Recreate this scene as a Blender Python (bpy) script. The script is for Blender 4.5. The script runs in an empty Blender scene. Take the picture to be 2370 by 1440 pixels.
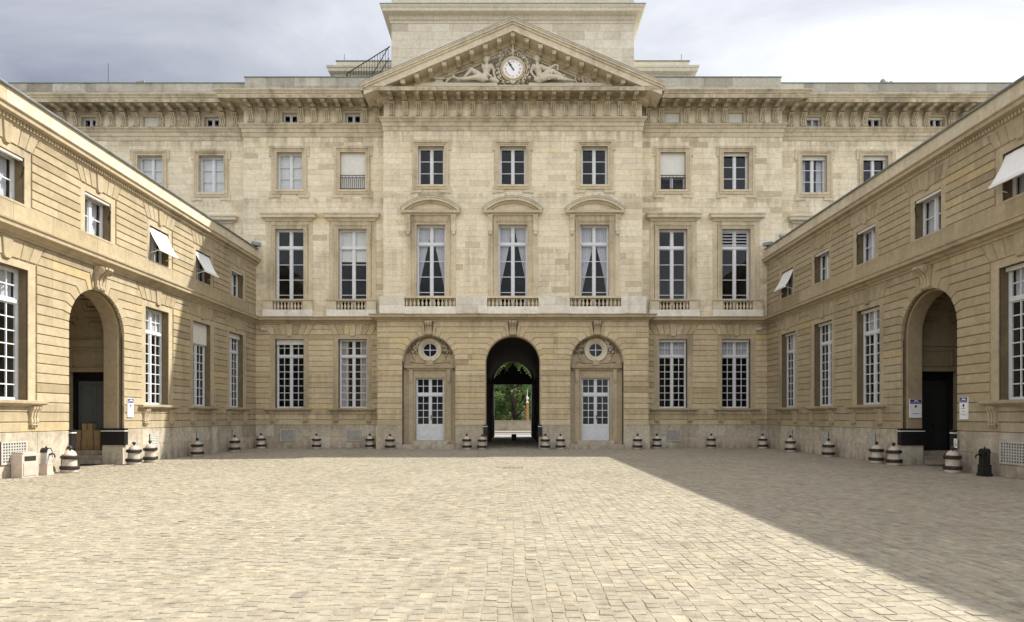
import bpy, math, random
import numpy as np
from mathutils import Vector, Matrix

R = math.radians
rng = random.Random(11)
scene = bpy.context.scene
COL = scene.collection

# ---------------------------------------------------------------- camera
FPX, CAMH = 1400.0, 1.53
cd = bpy.data.cameras.new('camera')
cam = bpy.data.objects.new('camera', cd)
COL.objects.link(cam)
cam.location = (0, 0, CAMH)
cam.rotation_euler = (R(90), 0, 0)
cd.sensor_width = 36
cd.lens = 36 * FPX / 2370
cd.shift_y = 245 / 2370
cd.shift_x = -2 / 2370
cd.clip_start, cd.clip_end = 0.1, 3000
scene.camera = cam

# ---------------------------------------------------------------- sun and sky
SUN = Vector((0.89, 0.35, 1.0)).normalized()
sd = bpy.data.lights.new('sun', 'SUN')
sd.energy, sd.angle, sd.color = 2.75, R(0.6), (1.0, 0.95, 0.86)
so = bpy.data.objects.new('sun', sd)
COL.objects.link(so)
so.rotation_euler = SUN.to_track_quat('Z', 'Y').to_euler()
so.location = (40, 20, 60)

world = bpy.data.worlds.new('World')
scene.world = world
world.use_nodes = True
nt = world.node_tree
for n in list(nt.nodes):
    nt.nodes.remove(n)


def N(t, typ, **kw):
    n = t.nodes.new(typ)
    for k, v in kw.items():
        setattr(n, k, v)
    return n


def mixc(t, fac, a, b, blend='MIX'):
    m = N(t, 'ShaderNodeMix', data_type='RGBA', blend_type=blend)
    for i, val in ((0, fac), (6, a), (7, b)):
        if isinstance(val, (int, float)):
            m.inputs[i].default_value = val if i == 0 else (val, val, val, 1)
        elif isinstance(val, tuple):
            m.inputs[i].default_value = val if len(val) == 4 else (*val, 1)
        else:
            t.links.new(val, m.inputs[i])
    return m.outputs[2]


def mth(t, op, a, b=0.0, clamp=False):
    m = N(t, 'ShaderNodeMath', operation=op, use_clamp=clamp)
    for i, val in ((0, a), (1, b)):
        if isinstance(val, (int, float)):
            m.inputs[i].default_value = val
        else:
            t.links.new(val, m.inputs[i])
    return m.outputs[0]


def mrange(t, v, a, b, c=0.0, d=1.0):
    m = N(t, 'ShaderNodeMapRange', clamp=True)
    t.links.new(v, m.inputs[0])
    for i, x in enumerate((a, b, c, d)):
        m.inputs[i + 1].default_value = x
    return m.outputs[0]


def vmul(t, v, k):
    m = N(t, 'ShaderNodeVectorMath', operation='MULTIPLY')
    t.links.new(v, m.inputs[0])
    m.inputs[1].default_value = k
    return m.outputs[0]


def noise(t, v, scale, detail=4.0, rough=0.55, dist=0.0):
    n = N(t, 'ShaderNodeTexNoise')
    if v is not None:
        t.links.new(v, n.inputs['Vector'])
    n.inputs['Scale'].default_value = scale
    n.inputs['Detail'].default_value = detail
    n.inputs['Roughness'].default_value = rough
    n.inputs['Distortion'].default_value = dist
    return n.outputs['Fac']


SKYSEED = 12.0
sky = N(nt, 'ShaderNodeTexSky', sky_type='NISHITA', sun_disc=False)
sky.sun_elevation = math.asin(SUN.z)
sky.sun_rotation = math.atan2(SUN.x, SUN.y)
sky.air_density, sky.dust_density, sky.ozone_density = 1.0, 2.0, 1.0
tc = N(nt, 'ShaderNodeTexCoord')
dirv = tc.outputs['Generated']
sep = N(nt, 'ShaderNodeSeparateXYZ')
nt.links.new(dirv, sep.inputs[0])
den = mth(nt, 'ADD', mth(nt, 'MAXIMUM', sep.outputs[2], 0.0), 0.30)
cx = mth(nt, 'DIVIDE', sep.outputs[0], den)
cy = mth(nt, 'DIVIDE', sep.outputs[1], den)
comb = N(nt, 'ShaderNodeCombineXYZ')
nt.links.new(cx, comb.inputs[0])
nt.links.new(cy, comb.inputs[1])
comb.inputs[2].default_value = SKYSEED
dot = N(nt, 'ShaderNodeVectorMath', operation='DOT_PRODUCT')
nt.links.new(dirv, dot.inputs[0])
dot.inputs[1].default_value = SUN
glow = mrange(nt, dot.outputs['Value'], 0.0, 0.9)
big = mrange(nt, noise(nt, comb.outputs[0], 0.42, 2.0, 0.45, 0.2), 0.36, 0.60)
fine = mrange(nt, noise(nt, vmul(nt, comb.outputs[0], (0.8, 1.5, 1.0)), 1.7, 7.0, 0.56, 0.5), 0.30, 0.70)
lum = mth(nt, 'ADD', mth(nt, 'MULTIPLY', glow, 0.34),
          mth(nt, 'ADD', mth(nt, 'MULTIPLY', big, 0.62), mth(nt, 'MULTIPLY', fine, 0.26)), True)
cloud = mixc(nt, mrange(nt, lum, 0.10, 0.88), (0.78, 0.90, 1.25), (6.2, 6.25, 6.4))
cover = mrange(nt, mth(nt, 'ADD', fine, mth(nt, 'MULTIPLY', big, 0.6)), 0.02, 0.30)
skyc = mixc(nt, cover, sky.outputs[0], cloud)
bg = N(nt, 'ShaderNodeBackground')
bg.inputs[1].default_value = 0.10
nt.links.new(skyc, bg.inputs[0])
wo = N(nt, 'ShaderNodeOutputWorld')
nt.links.new(bg.outputs[0], wo.inputs[0])

scene.view_settings.view_transform = 'Standard'
scene.view_settings.look = 'None'
scene.view_settings.exposure = 1.52
scene.view_settings.gamma = 1.0
scene.view_settings.use_curve_mapping = False
scene.render.engine = 'CYCLES'
scene.cycles.use_denoising = True
scene.cycles.max_bounces = 8
scene.cycles.diffuse_bounces = 5
scene.cycles.transparent_max_bounces = 12
scene.cycles.sample_clamp_indirect = 6.0

# ---------------------------------------------------------------- materials


def new_mat(name):
    m = bpy.data.materials.new(name)
    m.use_nodes = True
    t = m.node_tree
    b = t.nodes['Principled BSDF']
    return m, t, b


def bump(t, b, h, strength, dist=0.02):
    bp = N(t, 'ShaderNodeBump')
    bp.inputs['Strength'].default_value = strength
    bp.inputs['Distance'].default_value = dist
    t.links.new(h, bp.inputs['Height'])
    t.links.new(bp.outputs[0], b.inputs['Normal'])


def ramp(t, fac, stops):
    r = N(t, 'ShaderNodeValToRGB')
    els = r.color_ramp.elements
    while len(els) < len(stops):
        els.new(0.5)
    for e, (p, c) in zip(els, stops):
        e.position = p
        e.color = (*c, 1)
    t.links.new(fac, r.inputs[0])
    return r.outputs[0]


def stone_mat(name, stops, grime=(0.16, 0.135, 0.10), g_amt=0.55, s_amt=0.5, fine_amt=0.16, bmp=0.25, rough=0.88, runs=(), blotch=0.0, yel=0.20, ycol=(0.50, 0.37, 0.17)):
    m, t, b = new_mat(name)
    at = N(t, 'ShaderNodeAttribute', attribute_name='tint')
    oi = N(t, 'ShaderNodeObjectInfo')
    tin = mth(t, 'ADD', at.outputs['Fac'], mth(t, 'MULTIPLY', mth(t, 'SUBTRACT', oi.outputs['Random'], 0.5), 0.10), True)
    c = ramp(t, tin, stops)
    pos = N(t, 'ShaderNodeNewGeometry').outputs['Position']
    n1 = noise(t, pos, 0.55, 6.0, 0.62, 0.4)
    n2 = noise(t, pos, 7.0, 5.0, 0.65)
    st = noise(t, vmul(t, pos, (2.6, 2.6, 0.16)), 1.0, 5.0, 0.6)
    n3 = noise(t, pos, 2.2, 5.0, 0.6, 0.8)
    c = mixc(t, mth(t, 'MULTIPLY', mrange(t, n1, 0.50, 0.78), g_amt), c, grime)
    c = mixc(t, mth(t, 'MULTIPLY', mth(t, 'MULTIPLY', mrange(t, st, 0.50, 0.74), mrange(t, n1, 0.36, 0.6)), s_amt), c, grime)
    c = mixc(t, mth(t, 'MULTIPLY', mrange(t, n3, 0.54, 0.74), yel), c, ycol)
    if runs:
        # rain-washed soot hanging below ledges at known heights (top, length, amount)
        sp_ = N(t, 'ShaderNodeSeparateXYZ')
        t.links.new(pos, sp_.inputs[0])
        zz = sp_.outputs[2]
        run = noise(t, vmul(t, pos, (3.4, 3.4, 0.35)), 1.0, 6.0, 0.62, 0.3)
        rm_ = mrange(t, run, 0.40, 0.66)
        for top, ln, amt in runs:
            if ln > 0:
                f = mth(t, 'MULTIPLY', mrange(t, zz, top - ln, top), mth(t, 'LESS_THAN', zz, top + 0.01))
            else:
                f = mth(t, 'MULTIPLY', mrange(t, zz, top, top - ln, 1.0, 0.0), mth(t, 'GREATER_THAN', zz, top - 0.01))
            c = mixc(t, mth(t, 'MULTIPLY', mth(t, 'MULTIPLY', f, rm_), amt, True), c, grime)
    if blotch:
        nb = noise(t, pos, 1.7, 7.0, 0.68, 1.2)
        c = mixc(t, mth(t, 'MULTIPLY', mrange(t, nb, 0.48, 0.72), blotch), c, grime)
    v = mrange(t, n2, 0.25, 0.75, 1.0 - fine_amt, 1.0 + fine_amt)
    cv = N(t, 'ShaderNodeCombineXYZ')
    for i in range(3):
        t.links.new(v, cv.inputs[i])
    c = mixc(t, 1.0, c, cv.outputs[0], 'MULTIPLY')
    t.links.new(c, b.inputs['Base Color'])
    b.inputs['Roughness'].default_value = rough
    b.inputs['Specular IOR Level'].default_value = 0.25
    h = mth(t, 'ADD', mth(t, 'MULTIPLY', n2, 0.6), noise(t, pos, 38.0, 3.0))
    bump(t, b, h, bmp, 0.012)
    return m


def plain(name, col, rough=0.6, metal=0.0, var=0.12, scale=6.0, bmp=0.0):
    m, t, b = new_mat(name)
    pos = N(t, 'ShaderNodeNewGeometry').outputs['Position']
    n = noise(t, pos, scale, 5.0, 0.6)
    c = mixc(t, mrange(t, n, 0.3, 0.7), tuple(x * (1 - var) for x in col), tuple(min(1, x * (1 + var)) for x in col))
    t.links.new(c, b.inputs['Base Color'])
    b.inputs['Roughness'].default_value = rough
    b.inputs['Metallic'].default_value = metal
    if bmp:
        bump(t, b, noise(t, pos, scale * 5, 3.0), bmp, 0.01)
    return m


M = {}
M['upper'] = stone_mat('limestone_ashlar', [(0.0, (0.47, 0.395, 0.27)), (0.22, (0.58, 0.50, 0.365)), (0.5, (0.71, 0.635, 0.48)),
                                             (0.8, (0.75, 0.68, 0.53)), (1.0, (0.70, 0.59, 0.38))], g_amt=0.26, s_amt=0.40, grime=(0.27, 0.225, 0.155), runs=((15.33, 0.9, .75), (12.28, 0.75, .6), (16.7, 0.8, .8), (9.6, 3.2, .45)), yel=.42, ycol=(0.66, 0.535, 0.31))
M['lower'] = stone_mat('limestone_rusticated', [(0.0, (0.28, 0.225, 0.145)), (0.25, (0.33, 0.27, 0.172)), (0.5, (0.38, 0.315, 0.205)),
                                                 (0.8, (0.425, 0.36, 0.248)), (1.0, (0.44, 0.348, 0.19))], g_amt=0.28, s_amt=0.38, runs=((6.1, 0.5, .55), (1.86, .8, .5), (8.9, .4, .5), (7.0, .5, .35)))
M['lowerm'] = stone_mat('palace_rusticated', [(0.0, (0.35, 0.28, 0.17)), (0.25, (0.44, 0.36, 0.225)), (0.5, (0.53, 0.44, 0.288)),
                                                 (0.8, (0.60, 0.51, 0.35)), (1.0, (0.57, 0.44, 0.22))], g_amt=0.30, s_amt=0.40, grime=(0.22, 0.175, 0.11), runs=((6.1, 0.6, .6), (1.86, .8, .6), (3.6, 1.6, .35)))
M['joint'] = stone_mat('joint_mortar', [(0.0, (0.13, 0.10, 0.058)), (1.0, (0.16, 0.122, 0.072))], g_amt=0.3, s_amt=0.3)
M['mortar'] = stone_mat('pale_mortar', [(0.0, (0.50, 0.44, 0.33)), (1.0, (0.56, 0.495, 0.375))], g_amt=0.2, s_amt=0.2)
M['flat'] = stone_mat('dressed_surround', [(0.0, (0.31, 0.245, 0.15)), (0.5, (0.43, 0.36, 0.245)), (1.0, (0.50, 0.425, 0.30))], g_amt=0.5, s_amt=0.7)
M['plinth'] = stone_mat('plinth_stone', [(0.0, (0.31, 0.265, 0.20)), (0.5, (0.49, 0.435, 0.345)), (1.0, (0.58, 0.54, 0.46))], g_amt=0.6, s_amt=0.65, fine_amt=0.24, runs=((0.0, -0.45, .85), (1.13, .4, .6)), blotch=.35)
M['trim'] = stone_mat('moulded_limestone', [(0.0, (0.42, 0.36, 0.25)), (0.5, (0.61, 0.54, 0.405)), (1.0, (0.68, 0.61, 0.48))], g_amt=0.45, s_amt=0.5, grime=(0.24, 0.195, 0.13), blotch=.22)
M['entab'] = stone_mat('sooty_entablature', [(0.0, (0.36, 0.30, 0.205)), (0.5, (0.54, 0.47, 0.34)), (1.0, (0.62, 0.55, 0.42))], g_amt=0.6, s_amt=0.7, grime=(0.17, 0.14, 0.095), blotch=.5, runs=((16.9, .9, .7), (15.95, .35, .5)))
M['surr'] = stone_mat('window_moulding', [(0.0, (0.42, 0.35, 0.235)), (0.5, (0.585, 0.505, 0.36)), (1.0, (0.66, 0.58, 0.44))], g_amt=0.55, s_amt=0.7, grime=(0.22, 0.18, 0.12), runs=((11.2, 2.6, .6), (14.85, .5, .5)))
M['light'] = stone_mat('cleaned_stone', [(0.0, (0.56, 0.51, 0.42)), (0.5, (0.68, 0.64, 0.555)), (1.0, (0.74, 0.71, 0.63))], g_amt=0.25, s_amt=0.3)
M['roofst'] = stone_mat('weathered_parapet', [(0.0, (0.23, 0.215, 0.18)), (0.5, (0.39, 0.375, 0.325)), (1.0, (0.50, 0.49, 0.44))], grime=(0.09, 0.09, 0.08), g_amt=0.65, s_amt=0.6)
M['tower'] = stone_mat('tower_stone', [(0.0, (0.42, 0.385, 0.30)), (0.5, (0.60, 0.555, 0.45)), (1.0, (0.66, 0.62, 0.52))], g_amt=0.2, s_amt=0.2)
M['relief'] = stone_mat('carved_relief', [(0.0, (0.42, 0.38, 0.30)), (0.5, (0.58, 0.53, 0.42)), (1.0, (0.64, 0.59, 0.48))], g_amt=0.3, s_amt=0.2, fine_amt=0.1)
M['passage_shade'] = stone_mat('shade_darkened_passage_stone', [(0.0, (0.06, 0.05, 0.04)), (1.0, (0.10, 0.085, 0.065))], grime=(.03, .025, .02))  # stone darkened in colour to stand in for the unlit passage
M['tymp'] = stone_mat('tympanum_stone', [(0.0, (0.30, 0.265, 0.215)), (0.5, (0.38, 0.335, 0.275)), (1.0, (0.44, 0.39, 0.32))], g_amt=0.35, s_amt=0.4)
M['darkrelief'] = stone_mat('sooty_relief', [(0.0, (0.10, 0.08, 0.06)), (0.5, (0.26, 0.22, 0.16)), (1.0, (0.58, 0.52, 0.42))], g_amt=0.4, s_amt=0.3)
M['cobble'] = stone_mat('sandstone_sett', [(0.0, (0.20, 0.183, 0.15)), (0.22, (0.255, 0.228, 0.178)), (0.5, (0.298, 0.266, 0.205)),
                                            (0.8, (0.332, 0.297, 0.232)), (1.0, (0.35, 0.304, 0.222))], grime=(0.17, 0.147, 0.11), g_amt=0.30, s_amt=0.0, fine_amt=0.28, bmp=0.6, rough=0.75, blotch=.62)
M['sand'] = stone_mat('joint_sand', [(0.0, (0.26, 0.228, 0.17)), (1.0, (0.30, 0.266, 0.20))], grime=(0.17, 0.147, 0.11), g_amt=0.4, s_amt=0.0, fine_amt=0.35, bmp=0.5, blotch=.4)
M['bollard'] = stone_mat('bollard_stone', [(0.0, (0.38, 0.33, 0.27)), (0.5, (0.55, 0.49, 0.41)), (1.0, (0.6, 0.55, 0.47))], g_amt=0.6, s_amt=0.4, fine_amt=0.22)
M['white'] = plain('white_paint', (0.60, 0.62, 0.64), 0.45, 0, 0.10, 9)
M['cream'] = plain('offwhite_paint', (0.68, 0.67, 0.62), 0.5, 0, 0.06, 5)
M['awning'] = plain('white_blind_cloth', (0.80, 0.80, 0.79), 0.8, 0, 0.03, 3)
M['curtain'] = plain('sheer_curtain', (0.62, 0.61, 0.64), 0.9, 0, 0.06, 8)
M['drape'] = plain('cream_drape', (0.52, 0.47, 0.44), 0.9, 0, 0.12, 6)
M['room'] = plain('dim_room', (0.022, 0.018, 0.016), 0.9, 0, 0.2, 2)
M['iron'] = plain('black_iron', (0.016, 0.015, 0.017), 0.45, 0.3, 0.3, 12, 0.2)
M['band'] = plain('dark_bollard_band', (0.028, 0.022, 0.022), 0.5, 0.2, 0.35, 14, 0.3)
M['grill'] = plain('painted_grille', (0.42, 0.41, 0.37), 0.6, 0, 0.18, 7, 0.2)
M['dark'] = plain('dark_void', (0.02, 0.018, 0.016), 0.9, 0, 0.2, 3)
M['zinc'] = plain('zinc_capping', (0.21, 0.23, 0.235), 0.5, 0.5, 0.25, 2, 0.15)
M['copper'] = plain('verdigris_flashing', (0.13, 0.19, 0.165), 0.6, 0.2, 0.3, 3, 0.15)
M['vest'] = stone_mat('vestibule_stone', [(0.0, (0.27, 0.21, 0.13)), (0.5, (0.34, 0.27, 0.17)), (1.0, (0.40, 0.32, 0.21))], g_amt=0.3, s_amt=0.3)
M['door'] = plain('grey_green_door', (0.13, 0.145, 0.15), 0.5, 0, 0.1, 4)
M['door_shaded'] = plain('shaded_grey_green_door', (0.03, 0.034, 0.033), 0.45, 0, 0.15, 4)  # same door paint, with the right arch's deeper shade put into the colour
M['card'] = plain('brown_cardboard', (0.42, 0.30, 0.15), 0.85, 0, 0.12, 5)
M['tape'] = plain('packing_tape', (0.20, 0.14, 0.08), 0.4, 0, 0.1, 5)
M['bin'] = plain('pinkish_bin_shell', (0.50, 0.42, 0.36), 0.55, 0, 0.10, 6)
M['signw'] = plain('sign_white', (0.80, 0.79, 0.79), 0.35, 0, 0.02, 4)
M['signb'] = plain('sign_blue', (0.035, 0.045, 0.20), 0.35, 0, 0.05, 4)
M['ink'] = plain('sign_ink', (0.05, 0.045, 0.05), 0.5, 0, 0.05, 4)
M['clock'] = plain('clock_enamel', (0.84, 0.83, 0.85), 0.3, 0, 0.02, 3)
M['bark'] = plain('tree_bark', (0.055, 0.045, 0.035), 0.9, 0, 0.4, 5, 0.6)
M['asphalt'] = plain('asphalt', (0.17, 0.162, 0.16), 0.85, 0, 0.08, 3, 0.3)
M['pave'] = plain('granite_pavement', (0.30, 0.28, 0.265), 0.8, 0, 0.1, 2, 0.2)
M['parapet'] = plain('parapet_limestone', (0.36, 0.33, 0.26), 0.85, 0, 0.3, 1.2, 0.3)
M['orange'] = plain('rust_orange_paint', (0.42, 0.17, 0.05), 0.6, 0, 0.2, 4)
M['earth'] = plain('ground_earth', (0.22, 0.20, 0.165), 0.95, 0, 0.2, 0.4)

m, t, b = new_mat('window_glass')
t.nodes.remove(b)
pos = N(t, 'ShaderNodeNewGeometry').outputs['Position']
bp = N(t, 'ShaderNodeBump')
bp.inputs['Strength'].default_value = 0.25
bp.inputs['Distance'].default_value = 0.02
t.links.new(noise(t, pos, 2.3, 2.0), bp.inputs['Height'])
fr = N(t, 'ShaderNodeFresnel')
fr.inputs[0].default_value = 1.40
t.links.new(bp.outputs[0], fr.inputs[1])
gl = N(t, 'ShaderNodeBsdfGlossy')
gl.inputs['Color'].default_value = (0.95, 0.97, 1.0, 1)
gl.inputs['Roughness'].default_value = 0.03
t.links.new(bp.outputs[0], gl.inputs['Normal'])
tr = N(t, 'ShaderNodeBsdfTransparent')
tr.inputs[0].default_value = (0.93, 0.945, 0.96, 1)
mx = N(t, 'ShaderNodeMixShader')
geo_ = N(t, 'ShaderNodeNewGeometry')
t.links.new(mth(t, 'MULTIPLY', fr.outputs[0], mth(t, 'SUBTRACT', 1.0, geo_.outputs['Backfacing'])), mx.inputs[0])
t.links.new(tr.outputs[0], mx.inputs[1])
t.links.new(gl.outputs[0], mx.inputs[2])
t.links.new(mx.outputs[0], t.nodes['Material Output'].inputs[0])
M['glass'] = m

m, t, b = new_mat('plane_tree_leaf')
oi = N(t, 'ShaderNodeAttribute', attribute_name='tint')
c = ramp(t, oi.outputs['Fac'], [(0.0, (0.055, 0.12, 0.042)), (0.5, (0.13, 0.22, 0.07)), (1.0, (0.24, 0.31, 0.10))])
t.links.new(c, b.inputs['Base Color'])
b.inputs['Roughness'].default_value = 0.6
tl = N(t, 'ShaderNodeBsdfTranslucent')
t.links.new(c, tl.inputs[0])
mx = N(t, 'ShaderNodeMixShader')
mx.inputs[0].default_value = 0.45
t.links.new(b.outputs[0], mx.inputs[1])
t.links.new(tl.outputs[0], mx.inputs[2])
t.links.new(mx.outputs[0], t.nodes['Material Output'].inputs[0])
M['leaf'] = m

# ---------------------------------------------------------------- mesh helpers
POS = {}


class MB:
    """collects faces in the local frame of a thing: x along the wall, -y outwards, z up"""

    def __init__(s):
        s.v, s.f, s.t, s.m = [], [], [], []

    def add(s, vs, fs, t=0.5, m=0):
        o = len(s.v)
        s.v += vs
        s.f += [tuple(i + o for i in f) for f in fs]
        s.t += [t] * len(fs)
        s.m += [m] * len(fs)
        return s

    def box(s, x0, x1, y0, y1, z0, z1, t=0.5, m=0):
        return s.add([(x0, y0, z0), (x1, y0, z0), (x1, y1, z0), (x0, y1, z0), (x0, y0, z1), (x1, y0, z1), (x1, y1, z1), (x0, y1, z1)],
                     [(0, 3, 2, 1), (4, 5, 6, 7), (0, 1, 5, 4), (1, 2, 6, 5), (2, 3, 7, 6), (3, 0, 4, 7)], t, m)

    def prism(s, pts, yf, yb, t=0.5, m=0, cap_back=True):
        """pts counter-clockwise in (x, z) seen from the front"""
        n = len(pts)
        vs = [(x, yf, z) for x, z in pts] + [(x, yb, z) for x, z in pts]
        fs = [tuple(range(n))]
        if cap_back:
            fs.append(tuple(range(2 * n - 1, n - 1, -1)))
        fs += [(i + n, (i + 1) % n + n, (i + 1) % n, i) for i in range(n)]
        return s.add(vs, fs, t, m)

    def side(s, pts, x0, x1, t=0.5, m=0):
        """profile in (y, z) extruded along x"""
        n = len(pts)
        vs = [(x0, y, z) for y, z in pts] + [(x1, y, z) for y, z in pts]
        fs = [tuple(range(n)), tuple(range(2 * n - 1, n - 1, -1))] + [(i + n, (i + 1) % n + n, (i + 1) % n, i) for i in range(n)]
        return s.add(vs, fs, t, m)

    def sweep(s, path, prof, t=0.5, m=0):
        """profile (outwards, z) bottom to top along a plan path, outwards to the right of the path, mitred"""
        n, k = len(path), len(prof)
        vs = []
        for i, (px, py) in enumerate(path):
            nr = []
            for a, c in ((i - 1, i), (i, i + 1)):
                if 0 <= a and c < n:
                    dx, dy = path[c][0] - path[a][0], path[c][1] - path[a][1]
                    L = math.hypot(dx, dy)
                    nr.append((dy / L, -dx / L))
            if len(nr) == 1:
                ox, oy = nr[0]
            else:
                bx, by = nr[0][0] + nr[1][0], nr[0][1] + nr[1][1]
                d = 1 + nr[0][0] * nr[1][0] + nr[0][1] * nr[1][1]
                ox, oy = bx / d, by / d
            vs += [(px + ox * o, py + oy * o, z) for o, z in prof]
        fs = []
        for i in range(n - 1):
            for j in range(k):
                j2 = (j + 1) % k
                fs.append((i * k + j, (i + 1) * k + j, (i + 1) * k + j2, i * k + j2))
        fs.append(tuple(range(k - 1, -1, -1)))
        fs.append(tuple(range((n - 1) * k, n * k)))
        return s.add(vs, fs, t, m)

    def hood(s, x0, x1, y, prof, t=0.5):
        return s.sweep([(x0, y + 0.06), (x0, y), (x1, y), (x1, y + 0.06)], prof, t)

    def tube(s, pts, r, n=6, t=0.5, m=0, taper=None):
        vs, fs = [], []
        for i, p in enumerate(pts):
            p = Vector(p)
            a = Vector(pts[max(i - 1, 0)])
            c = Vector(pts[min(i + 1, len(pts) - 1)])
            d = (c - a).normalized()
            up = Vector((0, 0, 1)) if abs(d.z) < 0.9 else Vector((1, 0, 0))
            e1 = d.cross(up).normalized()
            e2 = d.cross(e1)
            rr = r if taper is None else taper[i]
            for k in range(n):
                q = p + (e1 * math.cos(2 * math.pi * k / n) + e2 * math.sin(2 * math.pi * k / n)) * rr
                vs.append(tuple(q))
        for i in range(len(pts) - 1):
            for k in range(n):
                k2 = (k + 1) % n
                fs.append((i * n + k, (i + 1) * n + k, (i + 1) * n + k2, i * n + k2))
        fs.append(tuple(range(n)))
        fs.append(tuple(range(len(pts) * n - 1, (len(pts) - 1) * n - 1, -1)))
        return s.add(vs, fs, t, m)

    def lathe(s, prof, cx=0, cy=0, cz=0, n=16, t=0.5, m=0):
        """profile (radius, z) bottom to top about a vertical axis"""
        vs, fs = [], []
        for r, z in prof:
            vs += [(cx + r * math.cos(2 * math.pi * k / n), cy + r * math.sin(2 * math.pi * k / n), cz + z) for k in range(n)]
        for i in range(len(prof) - 1):
            for k in range(n):
                k2 = (k + 1) % n
                fs.append((i * n + k, i * n + k2, (i + 1) * n + k2, (i + 1) * n + k))
        fs.append(tuple(range(n - 1, -1, -1)))
        fs.append(tuple(range((len(prof) - 1) * n, len(prof) * n)))
        return s.add(vs, fs, t, m)

    def ball(s, c, r, t=0.5, m=0, n=8, sq=(1, 1, 1)):
        vs, fs = [], []
        h = n // 2
        for i in range(1, h):
            a = math.pi * i / h
            for k in range(n):
                q = 2 * math.pi * k / n
                vs.append((c[0] + sq[0] * r * math.sin(a) * math.cos(q), c[1] + sq[1] * r * math.sin(a) * math.sin(q), c[2] + sq[2] * r * math.cos(a)))
        top, bot = len(vs), len(vs) + 1
        vs += [(c[0], c[1], c[2] + r * sq[2]), (c[0], c[1], c[2] - r * sq[2])]
        for k in range(n):
            k2 = (k + 1) % n
            fs.append((top, k, k2))
            for i in range(h - 2):
                fs.append((i * n + k, (i + 1) * n + k, (i + 1) * n + k2, i * n + k2))
            fs.append((bot, (h - 2) * n + k2, (h - 2) * n + k))
        return s.add(vs, fs, t, m)

    def arcband(s, cx, cz, r0, r1, a0, a1, yf, yb, n=16, t=0.5, m=0):
        for i in range(n):
            a, c = a0 + (a1 - a0) * i / n, a0 + (a1 - a0) * (i + 1) / n
            s.prism([(cx + r0 * math.cos(a), cz + r0 * math.sin(a)), (cx + r1 * math.cos(a), cz + r1 * math.sin(a)),
                     (cx + r1 * math.cos(c), cz + r1 * math.sin(c)), (cx + r0 * math.cos(c), cz + r0 * math.sin(c))], yf, yb, t, m)
        return s

    def frame(s, cx, z0, z1, hw, steps, y, bottom=True, t=0.5):
        """stepped picture-frame moulding, from the opening outwards: steps of (width, forwards)"""
        o = 0.0
        for wd, fw in steps:
            i, j = o, o + wd
            zb0, zb1 = (z0 - i, z0 - j) if bottom else (z0, z0)
            s.box(cx - hw - j, cx - hw - i, y - fw, y + 0.02, zb1, z1 + j, t)
            s.box(cx + hw + i, cx + hw + j, y - fw, y + 0.02, zb1, z1 + j, t)
            s.box(cx - hw - i, cx + hw + i, y - fw, y + 0.02, z1 + i, z1 + j, t)
            if bottom:
                s.box(cx - hw - i, cx + hw + i, y - fw, y + 0.02, zb1, zb0, t)
            o = j
        return s


def mesh_of(name, mb, mats, smooth=False, origin=None):
    vs = np.array(mb.v, dtype=float)
    if origin is None:
        lo, hi = vs.min(0), vs.max(0)
        origin = ((lo[0] + hi[0]) / 2, (lo[1] + hi[1]) / 2, lo[2])
    me = bpy.data.meshes.new(name)
    me.from_pydata((vs - np.array(origin)).tolist(), [], mb.f)
    at = me.attributes.new('tint', 'FLOAT', 'FACE')
    at.data.foreach_set('value', np.array(mb.t, dtype=np.float32))
    mats = mats if isinstance(mats, (list, tuple)) else [mats]
    for k in mats:
        me.materials.append(M[k])
    if len(mats) > 1:
        me.polygons.foreach_set('material_index', np.array(mb.m, dtype=np.int32))
    if smooth:
        me.polygons.foreach_set('use_smooth', [True] * len(mb.f))
    return me, origin


def link(name, data, parent, pos):
    o = bpy.data.objects.new(name, data)
    COL.objects.link(o)
    base = POS.get(parent.name, (0, 0, 0)) if parent else (0, 0, 0)
    o.location = tuple(p - q for p, q in zip(pos, base))
    o.parent = parent
    POS[o.name] = tuple(pos)
    return o


def ob(name, mb, mats, parent=None, smooth=False):
    me, org = mesh_of(name, mb, mats, smooth)
    return link(name, me, parent, org)


def put(name, me, parent, pos, rz=0.0):
    o = link(name, me, parent, pos)
    o.rotation_euler = (0, 0, rz)
    return o


def root(name, loc, rz, label, cat, group=None):
    o = bpy.data.objects.new(name, None)
    COL.objects.link(o)
    o.location, o.rotation_euler = loc, (0, 0, rz)
    o.empty_display_size = 0.3
    POS[o.name] = (0, 0, 0)
    return tag(o, label, cat, group)


def tag(o, label, cat, group=None):
    o['label'], o['category'] = label, cat
    if group:
        o['group'] = group
    return o


def kind(o, k):
    o['kind'] = k
    return o


# ---------------------------------------------------------------- stones
def rt():
    r = rng.random()
    if r < 0.045:
        return rng.uniform(0.05, 0.25)
    if r > 0.965:
        return rng.uniform(0.9, 1.0)
    return min(0.86, max(0.2, rng.gauss(0.52, 0.11)))


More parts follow.
